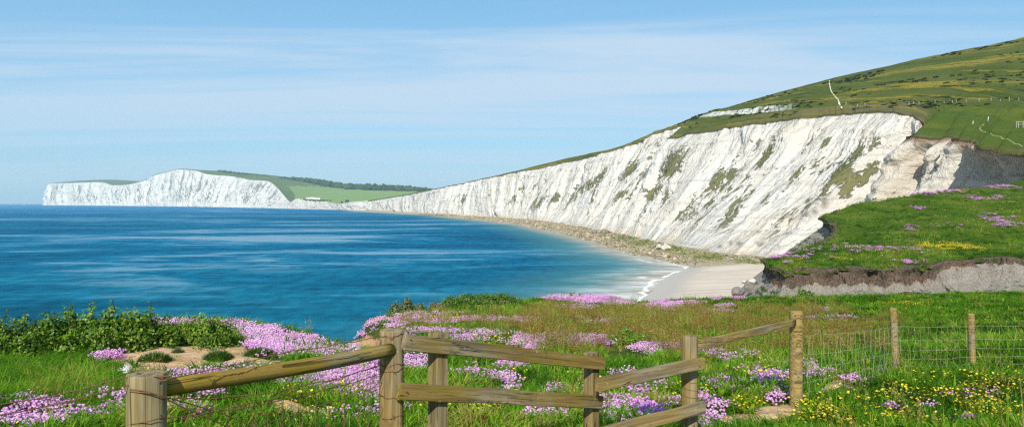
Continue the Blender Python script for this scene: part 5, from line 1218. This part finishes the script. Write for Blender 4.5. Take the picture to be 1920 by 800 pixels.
bank_flowers('bank_buttercups', 'yellow flowers on the bank', [(1770, 464, 36, 5, 4), (1812, 468, 22, 4, 2.5), (1655, 476, 9, 3, 1.5), (1640, 488, 60, 5, .12), (1560, 490, 60, 6, .1), (1880, 378, 40, 5, .15), (1800, 360, 30, 3, .3), (1900, 400, 30, 10, .1)], yp, 63, 2.2, 3.4)

# ==================================================================== ROCKS
def rock_mesh(seed, sub=2, flat=.7):
    v_, f_ = ico(sub); r = np.random.default_rng(seed); v_ = v_.copy()
    for i in range(9):                                     # chipped planes
        d = r.normal(0, 1, 3); d /= np.linalg.norm(d); c = r.uniform(.55, .85); q = v_ @ d; v_ = v_ - np.maximum(0, q - c)[:, None] * d
    v_ *= (1 + r.normal(0, .03, (len(v_), 1))); v_[:, 2] *= flat; return v_, f_
def rock_mat(name, a, b, inst=False):
    k = NT(name); p = k.coord('Object'); n_ = k.noise(p, 2.2, 5, .65); f_ = k.noise(p, 9, 4, .7)
    c = k.mix(n_, a, b)
    if inst:
        t = k.att('tint', 'INSTANCER'); c = k.mix(k.sstep(t, .6, 1), c, (.50, .43, .33)); c = k.mix(k.sstep(t, .30, .16), c, (.10, .125, .025))
    c = k.mix(k.sstep(f_, .6, .75, 0, .6), c, (.10, .085, .06)); return k.finish(k.bsdf(c, .95, .1, k.bump(f_, .8, .08)))
M_shingle = rock_mat('shingle_rock', (.16, .115, .07), (.34, .26, .165), True)
M_pale = rock_mat('pale_boulder', (.40, .37, .31), (.66, .63, .56)); M_dark = rock_mat('dark_boulder', (.13, .115, .10), (.30, .27, .23))
rp = []
for i in range(4): v_, f_ = rock_mesh(70 + i, 1, .6); rp.append(proto('k%d' % i, v_, f_, [M_shingle]))
r = np.random.default_rng(71); n = 16000
kk = r.uniform(1.5, 13.2, n); q = r.uniform(-.12, 1.02, n); ok = (kk < 11.7) | (q > .55 + .12 * (kk - 11.7)); kk, q = kk[ok], q[ok]; n = len(kk)
pw3 = strip_rows(np.array([(PX(a, b), b, 0) for a, b in Wl]), kk); pb3 = strip_rows(np.array([(PX(a, b), b, 3.2) for a, b in Bb]), kk); p = pw3 * (1 - q)[:, None] + pb3 * q[:, None]; p[:, 2] = np.interp(q, [-.5, 0, .12, .6, 1, 1.25], [-1.2, -.03, .3, 1.5, 3.2, 4]) + .05
sc = np.clip(.35 * np.exp(r.normal(0, .55, n)), .15, 2.0) * np.clip(p[:, 1] / 380, .8, 1.8); tint = np.clip(r.uniform(0, 1, n) - .55 * smooth(.45, .7, q) * smooth(6, 9, kk) * (fbm(p[:, 0] / 8, p[:, 1] / 25, 3, 73) > .42), 0, 1)
o = scatter('beach_rocks', rp, p, np.stack([r.normal(0, .3, n), r.normal(0, .3, n), r.uniform(0, 6.28, n)], 1), np.stack([sc, sc * r.uniform(.6, 1, n), sc * .8], 1), r.integers(0, 4, n), tint); tag(o, 'broken rock and weed covered shingle along the foot of the cliff', None, None, 'stuff')
def boulder(label, px, py, Y, wpx, mat, seed, flat=.75, group=None):
    v_, f_ = rock_mesh(seed, 3, flat); s = wpx / 2 / F * Y; r = np.random.default_rng(seed); v_ = v_ * (s, s * .8, s) ; nn = fbm(v_[:, 0] / s * 1.5 + seed, v_[:, 1] / s * 1.5 + v_[:, 2] / s, 3, seed)[:, None]; v_ = v_ * (1 + (nn - .5) * .3)
    p = P(px, py, Y); a = r.uniform(0, 6.28); v_ = np.stack([v_[:, 0], v_[:, 1], v_[:, 2]], 1)
    o = mesh_obj('boulder', v_ + p, f_, mat, None, False, tuple(p - np.array([0, 0, s * flat]))); tag(o, label, 'boulder', group)
boulder('big pale boulder at the foot of the cliff above the green weed', 1250, 463, 372, 20, M_pale, 81)
boulder('pale boulder leaning left of the biggest one under the cliff', 1236, 462, 376, 11, M_pale, 82, .9)
boulder('dark wide rock on the shingle at the bend of the shore', 1134, 436, 556, 24, M_dark, 83, .7)
boulder('small dark rock left of the wide one on the shingle', 1114, 434, 565, 12, M_dark, 84, .8)
boulder('large dark rounded boulder below the end of the earth bank', 1383, 547, 84, 28, M_dark, 85, .8)
boulder('pointed grey boulder right behind the dark rounded one', 1402, 538, 86, 22, M_dark, 86, 1.15)
boulder('pale boulder higher up below the end of the earth bank', 1412, 527, 92, 16, M_pale, 87, .8)
boulder('low tan rock beside the boulders at the sand edge', 1396, 528, 94, 12, M_pale, 88, .6)

# ==================================================================== FAR THINGS
M_fpost = plain('grey_fence_post', (.34, .32, .26), .9, .1, .2, 5); M_white = plain('white_paint', (.72, .72, .68), .7, .2, .05, 3)
b0 = hill_at(1740, 195); hf = empty('hillside_fence', tuple(b0)); tag(hf, 'long line of small posts across the foot of the down', 'fence', None)
vs, fs = [], []; tops = []
for px, py, h_ in [(1586, 199, 2.4), (1597, 201, 1.3), (1608, 200, 1.3), (1622, 199, 1.4), (1633, 198.5, 1.3), (1644, 198, 1.4), (1657, 198, 1.9), (1672, 197.5, 1.4), (1689, 197, 1.5), (1704, 197, 1.4), (1713, 196.5, 1.4), (1723, 196, 1.4), (1731, 196, 2.4), (1753, 195, 1.8), (1770, 194.5, 1.4), (1786, 194, 1.5), (1793, 193, 1.7), (1812, 193, 1.5), (1836, 192, 2.4), (1858, 191, 1.9), (1876, 191, 1.5), (1892, 190, 2.2), (1910, 189, 1.5), (1935, 188, 1.5)]:
    p = hill_at(px, py); bm = bmesh.new(); bmesh.ops.create_cone(bm, segments=8, radius1=.16, radius2=.13, depth=h_ + .4, cap_ends=True); bmesh.ops.translate(bm, vec=(0, 0, h_ / 2 - .2), verts=bm.verts)
    bmesh.ops.bevel(bm, geom=[e for e in bm.edges if min(v.co.z for v in e.verts) > h_ - .1], offset=.03, segments=1, affect='EDGES')
    bm_obj('post', bm, M_fpost, hf, True, Matrix.Translation(Vector(p))); tops.append(p + (0, 0, min(h_, 1.3)))
tube(vs, fs, tops, .02, 3); tube(vs, fs, [t - (0, 0, .5) for t in tops], .02, 3); mesh_obj('wire', vs, fs, M_fpost, hf, True, tuple(hf.location))
for px, py, h_, lab in ((1853, 227, 1.7, 'single pale stake leaning on the grassy shoulder near the worn path'), (1824, 234, 1.2, 'short stake left of the worn path on the shoulder')):
    p = hill_at(px, py); bm = bmesh.new(); bmesh.ops.create_cone(bm, segments=8, radius1=.11, radius2=.09, depth=h_ + .4, cap_ends=True); bmesh.ops.translate(bm, vec=(0, 0, h_ / 2 - .2), verts=bm.verts)
    o = bm_obj('stake', bm, M_white, None, True, Matrix.Translation(Vector(p)) @ Matrix.Rotation(.12, 4, 'Y')); tag(o, lab, 'stake')
M_pale_wood = plain('pale_wood', (.52, .50, .44), .8, .1, .1, 3)
p0 = hill_at(1907, 239); p1 = np.array([PX(1990, p0[1] - 6), p0[1] - 6, 0]); g0 = empty('rail_fence', tuple(p0)); tag(g0, 'pale wooden rail fence at the right edge of the hillside', 'fence')
pts_ = []
for t, q in ((0, (1907, 239)), (.1, (1911, 239.5)), (.4, (1919, 239)), (.7, (1940, 238)), (1, (1965, 237))):
    p = hill_at(*q); pts_.append(p); bm = bmesh.new(); bmesh.ops.create_cube(bm, size=1); bmesh.ops.scale(bm, vec=(.11, .11, 2.6), verts=bm.verts); bmesh.ops.translate(bm, vec=(0, 0, .9), verts=bm.verts); bmesh.ops.bevel(bm, geom=list(bm.edges), offset=.02, segments=1, affect='EDGES'); bm_obj('post', bm, M_pale_wood, g0, False, Matrix.Translation(Vector(p)))
for h_ in (2.0, 1.1): board('rail', tuple(pts_[0] + (0, -.15, h_)), tuple(pts_[-1] + (0, -.15, h_ + .3)), .16, .08, M_fpost, g0)

sv_, sf_ = [], []
rs = np.random.default_rng(97)
for i in range(110):
    d = rs.normal(0, 1, 3); d /= np.linalg.norm(d); d[2] = abs(d[2]); c = d * rs.uniform(.6, 1) * (1, .8, .62); u = rs.normal(0, 1, 3); w = rs.normal(0, 1, 3); s = .14; i0 = len(sv_)
    sv_ += [c - u * s, c + w * s, c + u * s, c - w * s]; sf_.append((i0, i0 + 1, i0 + 2, i0 + 3))
L_scrub = leaf_mat('scrub_leaves', [(0, (.018, .032, .007)), (.5, (.040, .060, .012)), (.8, (.085, .095, .022)), (1, (.20, .165, .02))], .2, .0, .5, spread=.3)
n = 5200; iu = rs.integers(int(.36 * nu), nu, n); iw = rs.integers(8, 1 + 46 + 12 + 78, n); hp3 = down[iu, iw] + np.stack([rs.normal(0, 1, n), rs.normal(0, 1, n), np.zeros(n)], 1)
msk = fbm(hp3[:, 0] / 30, hp3[:, 1] / 60 + hp3[:, 2] / 14, 3, 331); lushq = (iw < 36) & (uu[iu] > 13.4)
kk = (msk > .585) & (hp3[:, 2] > 55) & ~lushq; hp3 = hp3[kk]; n = len(hp3); sc = rs.uniform(.5, 1.9, n) * np.clip(hp3[:, 1] / 550, .7, 1.2)
o = scatter('scrub', [proto('k0', sv_, sf_, [L_scrub])], hp3 - (0, 0, .15), np.stack([np.zeros(n), np.zeros(n), rs.uniform(0, 6.28, n)], 1), np.stack([sc * 1.3, sc, sc * .6], 1), np.zeros(n, int), np.clip(rs.normal(.42, .22, n), 0, 1)); tag(o, 'dark scrub and gorse dotted over the down', None, None, 'stuff'); print('scrub', n)

# woods on the skyline of the far fields: one mass
def wood(name, label, poly, hpx, Y, n, seed, mat, depth=140):
    r = np.random.default_rng(seed); poly = np.array(poly, float); vs = []; fs = []; tt = []; c = 0
    for i in range(n):
        t = r.uniform(0, len(poly) - 1); px = np.interp(t, range(len(poly)), poly[:, 0]); py = np.interp(t, range(len(poly)), poly[:, 1]); hp = np.interp(t, range(len(poly)), hpx)
        p = far_at(px, py + r.uniform(-.3, 1.2)); p = p + np.array([r.normal(0, 8), r.uniform(-.35, .65) * depth, 0]); h = hp / F * p[1] * r.uniform(.65, 1.1); w = h * r.uniform(.45, .75)
        v_ = IV2 * (1 + r.normal(0, .13, (len(IV2), 1))) * (w, w, h * .6) + p + (0, 0, h * .42); vs.append(v_); fs += [tuple(c + k for k in f_) for f_ in IF2]; c += len(v_); tt += list(np.clip(r.uniform(.1, .9) + r.normal(0, .1, len(v_)), 0, 1))
    o = mesh_obj(name, np.vstack(vs), fs, mat, None, False); attr(o, 'tint', tt); tag(o, label, None, None, 'stuff')
L_wood = leaf_mat('far_tree_foliage', [(0, (.020, .042, .016)), (.5, (.042, .072, .026)), (1, (.075, .105, .036))], .1, 0, .5, 'tint', 'GEOMETRY', spread=.3)
wood('woods', 'dark wood along the skyline of the distant fields', [(524, 333), (545, 336), (560, 338), (580, 341), (600, 345), (620, 349), (650, 353.5), (680, 354.5), (710, 355.5), (740, 356), (770, 356.5), (806, 357)], [2.5, 4.5, 6, 7, 8, 9, 9, 10, 10.5, 9.5, 8, 4], 4000, 420, 91, L_wood)
wood('hedgerow', 'dark hedgerow running along the top of the far headland', [(410, 321), (425, 322.5), (445, 325.5), (480, 327), (507, 330)], [3, 3.2, 2.8, 1.4, 1.0], 4600, 120, 92, L_wood, 60)
wood('hedgerow', 'thin hedge line bordering the pale far pasture', [(538, 348.5), (575, 348.5), (620, 350)], [1.0, 1.0, 1.0], 4000, 120, 93, L_wood, 20)
wood('hedgerow', 'dark hedge below the white house near the shore', [(556, 373), (580, 375), (600, 376), (616, 376)], [1.6, 2.0, 2.2, 1.6], 2900, 90, 94, L_wood, 20)
def far_tree(label, px, py, hpx, seed):
    r = np.random.default_rng(seed); p = far_at(px, py); h = hpx / F * p[1]; root = empty('tree', tuple(p)); tag(root, label, 'tree')
    vs, fs, tt = [], [], []
    for i in range(900):
        d = r.normal(0, 1, 3); d /= np.linalg.norm(d); q = d * r.uniform(.5, 1) ** .4 * (1 + .3 * math.sin(d[0] * 4 + seed) * math.cos(d[2] * 5)); c = np.array([q[0] * h * .62, q[1] * h * .62, h * .55 + q[2] * h * .42]); u = r.normal(0, 1, 3); w = r.normal(0, 1, 3); s = h * .07; i0 = len(vs)
        vs += [c - u * s * .5, c + w * s * .5, c + u * s * .5, c - w * s * .5]; fs.append((i0, i0 + 1, i0 + 2, i0 + 3)); tt += [r.uniform(.1, .9)] * 4
    o = mesh_obj('crown', np.array(vs) + p, fs, L_wood, root, False, tuple(p)); attr(o, 'tint', tt)
    vs, fs = [], []; tube(vs, fs, [p - (0, 0, 1), p + (0, 0, h * .4), p + (h * .03, 0, h * .7)], h * .05, 6); mesh_obj('trunk', vs, fs, M_twig, root, True, tuple(p))
far_tree('round dark tree by the low white cliffs at the end of the pasture', 652, 381, 6, 1)
far_tree('small dark tree left of the round one above the low cliffs', 641, 380.5, 3.5, 2)

# white house above the low cliffs
hp = far_at(588, 373.5); hs0 = empty('house', tuple(hp)); tag(hs0, 'long white house with low roof above the far shore', 'house')
M_roof = plain('pale_roof', (.42, .36, .33), .9, .1, .15, .3); M_glass = plain('dark_window', (.03, .04, .05), .2, .5, .1, 1); M_wall = plain('white_wall', (.80, .79, .76), .9, .1, .04, .2)
def box_bm(sx, sy, sz, bev=.05):
    bm = bmesh.new(); bmesh.ops.create_cube(bm, size=1); bmesh.ops.scale(bm, vec=(sx, sy, sz), verts=bm.verts); bmesh.ops.translate(bm, vec=(0, 0, sz / 2), verts=bm.verts); bmesh.ops.bevel(bm, geom=list(bm.edges), offset=bev, segments=1, affect='EDGES'); return bm
for dx, w_, h_ in ((-22, 14, 5), (-3, 24, 6.6), (19, 20, 4.5)):
    T = Matrix.Translation(Vector(hp) + Vector((dx, 0, -1.5))); wl_ = bm_obj('wall', box_bm(w_, 10, h_ + 1.5), M_wall, hs0, False, T)
    vs = [(-w_ / 2 - .5, -5.5, 0), (w_ / 2 + .5, -5.5, 0), (w_ / 2 + .5, 5.5, 0), (-w_ / 2 - .5, 5.5, 0), (-w_ / 2 + 2, 0, 2.6), (w_ / 2 - 2, 0, 2.6)]; fs = [(0, 1, 5, 4), (1, 2, 5), (2, 3, 4, 5), (3, 0, 4), (0, 3, 2, 1)]
    q = Vector(hp) + Vector((dx, 0, h_ + .02)); mesh_obj('roof', np.array(vs) + np.array(q), fs, M_roof, hs0, False, tuple(q))
    for i in range(int(w_ / 4)):
        for row in range(2 if h_ > 6.5 else 1): reparent(bm_obj('window', box_bm(1.5, .2, 1.7), M_glass, hs0, False, Matrix.Translation(Vector(hp) + Vector((dx - w_ / 2 + 2 + i * 4, -5.08, 1.4 + row * 3.4)))), wl_)
# stone cross on the headland's summit
mp = far_at(346, 318.2); mo = empty('monument', tuple(mp)); tag(mo, 'tiny stone cross monument on the headland summit', 'monument')
M_stone = plain('grey_stone', (.42, .42, .40), .9, .1, .1, .2)
bm_obj('base', box_bm(5, 5, 3), M_stone, mo, False, Matrix.Translation(Vector(mp) + Vector((0, 0, -1)))); bm_obj('shaft', box_bm(1.6, 1.6, 10), M_stone, mo, False, Matrix.Translation(Vector(mp) + Vector((0, 0, 2.02)))); bm_obj('cross_arm', box_bm(4.4, 1.4, 1.4), M_stone, mo, False, Matrix.Translation(Vector(mp) + Vector((0, -.2, 9))))
# sailing boat on the horizon
sp = np.array([PX(45.5, 9000), 9000, 0]); sb = empty('sailing_boat', tuple(sp)); tag(sb, 'tiny white sailing boat on the sea horizon', 'boat')
vs = [(-7, -2, 1.6), (7, -2, 1.6), (9.5, 0, 2), (7, 2, 1.6), (-7, 2, 1.6), (-6, -1, -.4), (6, -.6, -.4), (6, .6, -.4), (-6, 1, -.4)]; fs = [(0, 1, 2, 3, 4), (0, 5, 6, 1), (1, 6, 7, 2), (2, 7, 3), (3, 7, 8, 4), (4, 8, 5, 0), (5, 8, 7, 6)]
mesh_obj('hull', np.array(vs) + sp, fs, M_white, sb, False, tuple(sp))
vs, fs = [], []; tube(vs, fs, [sp + (1, 0, 1.5), sp + (1, 0, 20)], .15, 6); mesh_obj('mast', vs, fs, M_fpost, sb, True, tuple(sp))
vs = [(.8, 0, 3), (-6.5, 1.2, 3), (.8, 0, 19), (-2.5, .9, 9), (.8, .12, 3), (-6.5, 1.32, 3), (.8, .12, 19), (-2.5, 1.02, 9)]; fs = [(0, 1, 3), (0, 3, 2), (4, 7, 5), (4, 6, 7)]; mesh_obj('sail', np.array(vs) + sp, fs, M_white, sb, False, tuple(sp))

# someone walking on the wet sand
def person(px, py, Y, label):
    p = P(px, py, Y); k = NT('dark_clothes'); z_ = k.n('ShaderNodeSeparateXYZ'); k.link(k.coord('Object'), z_.inputs[0])
    c = k.mix(k.sstep(z_.outputs[2], 1.47, 1.5), k.mix(k.sstep(z_.outputs[2], .84, .88), (.035, .04, .06), (.05, .035, .04)), (.50, .32, .24)); m = k.finish(k.bsdf(c, .9, .1))
    J = dict(pel=(0, 0, .95), che=(.02, 0, 1.25), nec=(.03, 0, 1.48), hd0=(.045, 0, 1.56), hd1=(.05, 0, 1.70), sl=(.02, .18, 1.42), el=(-.10, .24, 1.15), wl=(.02, .25, .90), sr=(.02, -.18, 1.42), er=(.08, -.24, 1.15), wr=(.24, -.24, .95), hl=(0, .1, .92), kl=(.18, .1, .50), al=(.16, .1, .09), tl=(.34, .1, .05), hr=(0, -.1, .92), kr=(-.06, -.1, .48), ar=(-.34, -.1, .14), tr=(-.20, -.1, .04), hal=(.05, .25, .80), har=(.33, -.24, .90))
    rad = dict(pel=.15, che=.155, nec=.06, hd0=.085, hd1=.10, sl=.075, el=.05, wl=.038, sr=.075, er=.05, wr=.038, hl=.10, kl=.065, al=.045, tl=.04, hr=.10, kr=.065, ar=.045, tr=.04, hal=.03, har=.03)
    names = list(J); E = [('pel', 'che'), ('che', 'nec'), ('nec', 'hd0'), ('hd0', 'hd1'), ('che', 'sl'), ('sl', 'el'), ('el', 'wl'), ('wl', 'hal'), ('che', 'sr'), ('sr', 'er'), ('er', 'wr'), ('wr', 'har'), ('pel', 'hl'), ('hl', 'kl'), ('kl', 'al'), ('al', 'tl'), ('pel', 'hr'), ('hr', 'kr'), ('kr', 'ar'), ('ar', 'tr')]
    me = bpy.data.meshes.new('person'); me.from_pydata([J[q] for q in names], [(names.index(a), names.index(b)) for a, b in E], []); o = bpy.data.objects.new('person', me); C.objects.link(o); me.materials.append(m)
    md = o.modifiers.new('skin', 'SKIN')
    for i, q in enumerate(names): me.skin_vertices[0].data[i].radius = (rad[q], rad[q])
    me.skin_vertices[0].data[0].use_root = True
    o.modifiers.new('sub', 'SUBSURF').render_levels = 1; o.location = Vector(p); o.rotation_euler = (0, 0, R(200)); tag(o, label, 'person')
    v_, f_ = ico(2); v_ = v_ * (.105, .10, .10) + (.035, 0, 1.70); v_ = v_[:]; h = mesh_obj('hair', v_, f_, plain('dark_hair', (.05, .035, .025), .8, .2)); h.parent = o; h.scale = (1, 1, 1)
person(1303.5, 499.5, 286, 'person in dark clothes walking on the wet sand below the cliff')

# ==================================================================== HAZE
bm = bmesh.new(); bmesh.ops.create_cube(bm, size=1); x0, x1_, y0, y1_, z0, z1 = -14000, 17000, -1500, 17000, -6, 240
bmesh.ops.scale(bm, vec=(x1_ - x0, y1_ - y0, z1 - z0), verts=bm.verts); bmesh.ops.translate(bm, vec=((x0 + x1_) / 2, (y0 + y1_) / 2, (z0 + z1) / 2), verts=bm.verts)
k = NT('sea_air'); pv = k.n('ShaderNodeVolumePrincipled'); pv.inputs['Color'].default_value = (.56, .86, 1, 1); pv.inputs['Density'].default_value = HAZE; pv.inputs['Anisotropy'].default_value = 0; k.link(pv.outputs[0], k.out.inputs['Volume']); k.m.cycles.volume_sampling = 'DISTANCE'; k.m.cycles.homogeneous_volume = True
if HAZE > 0: tag(bm_obj('haze', bm, k.m), 'thin pale sea haze over the whole bay', None, None, 'stuff')
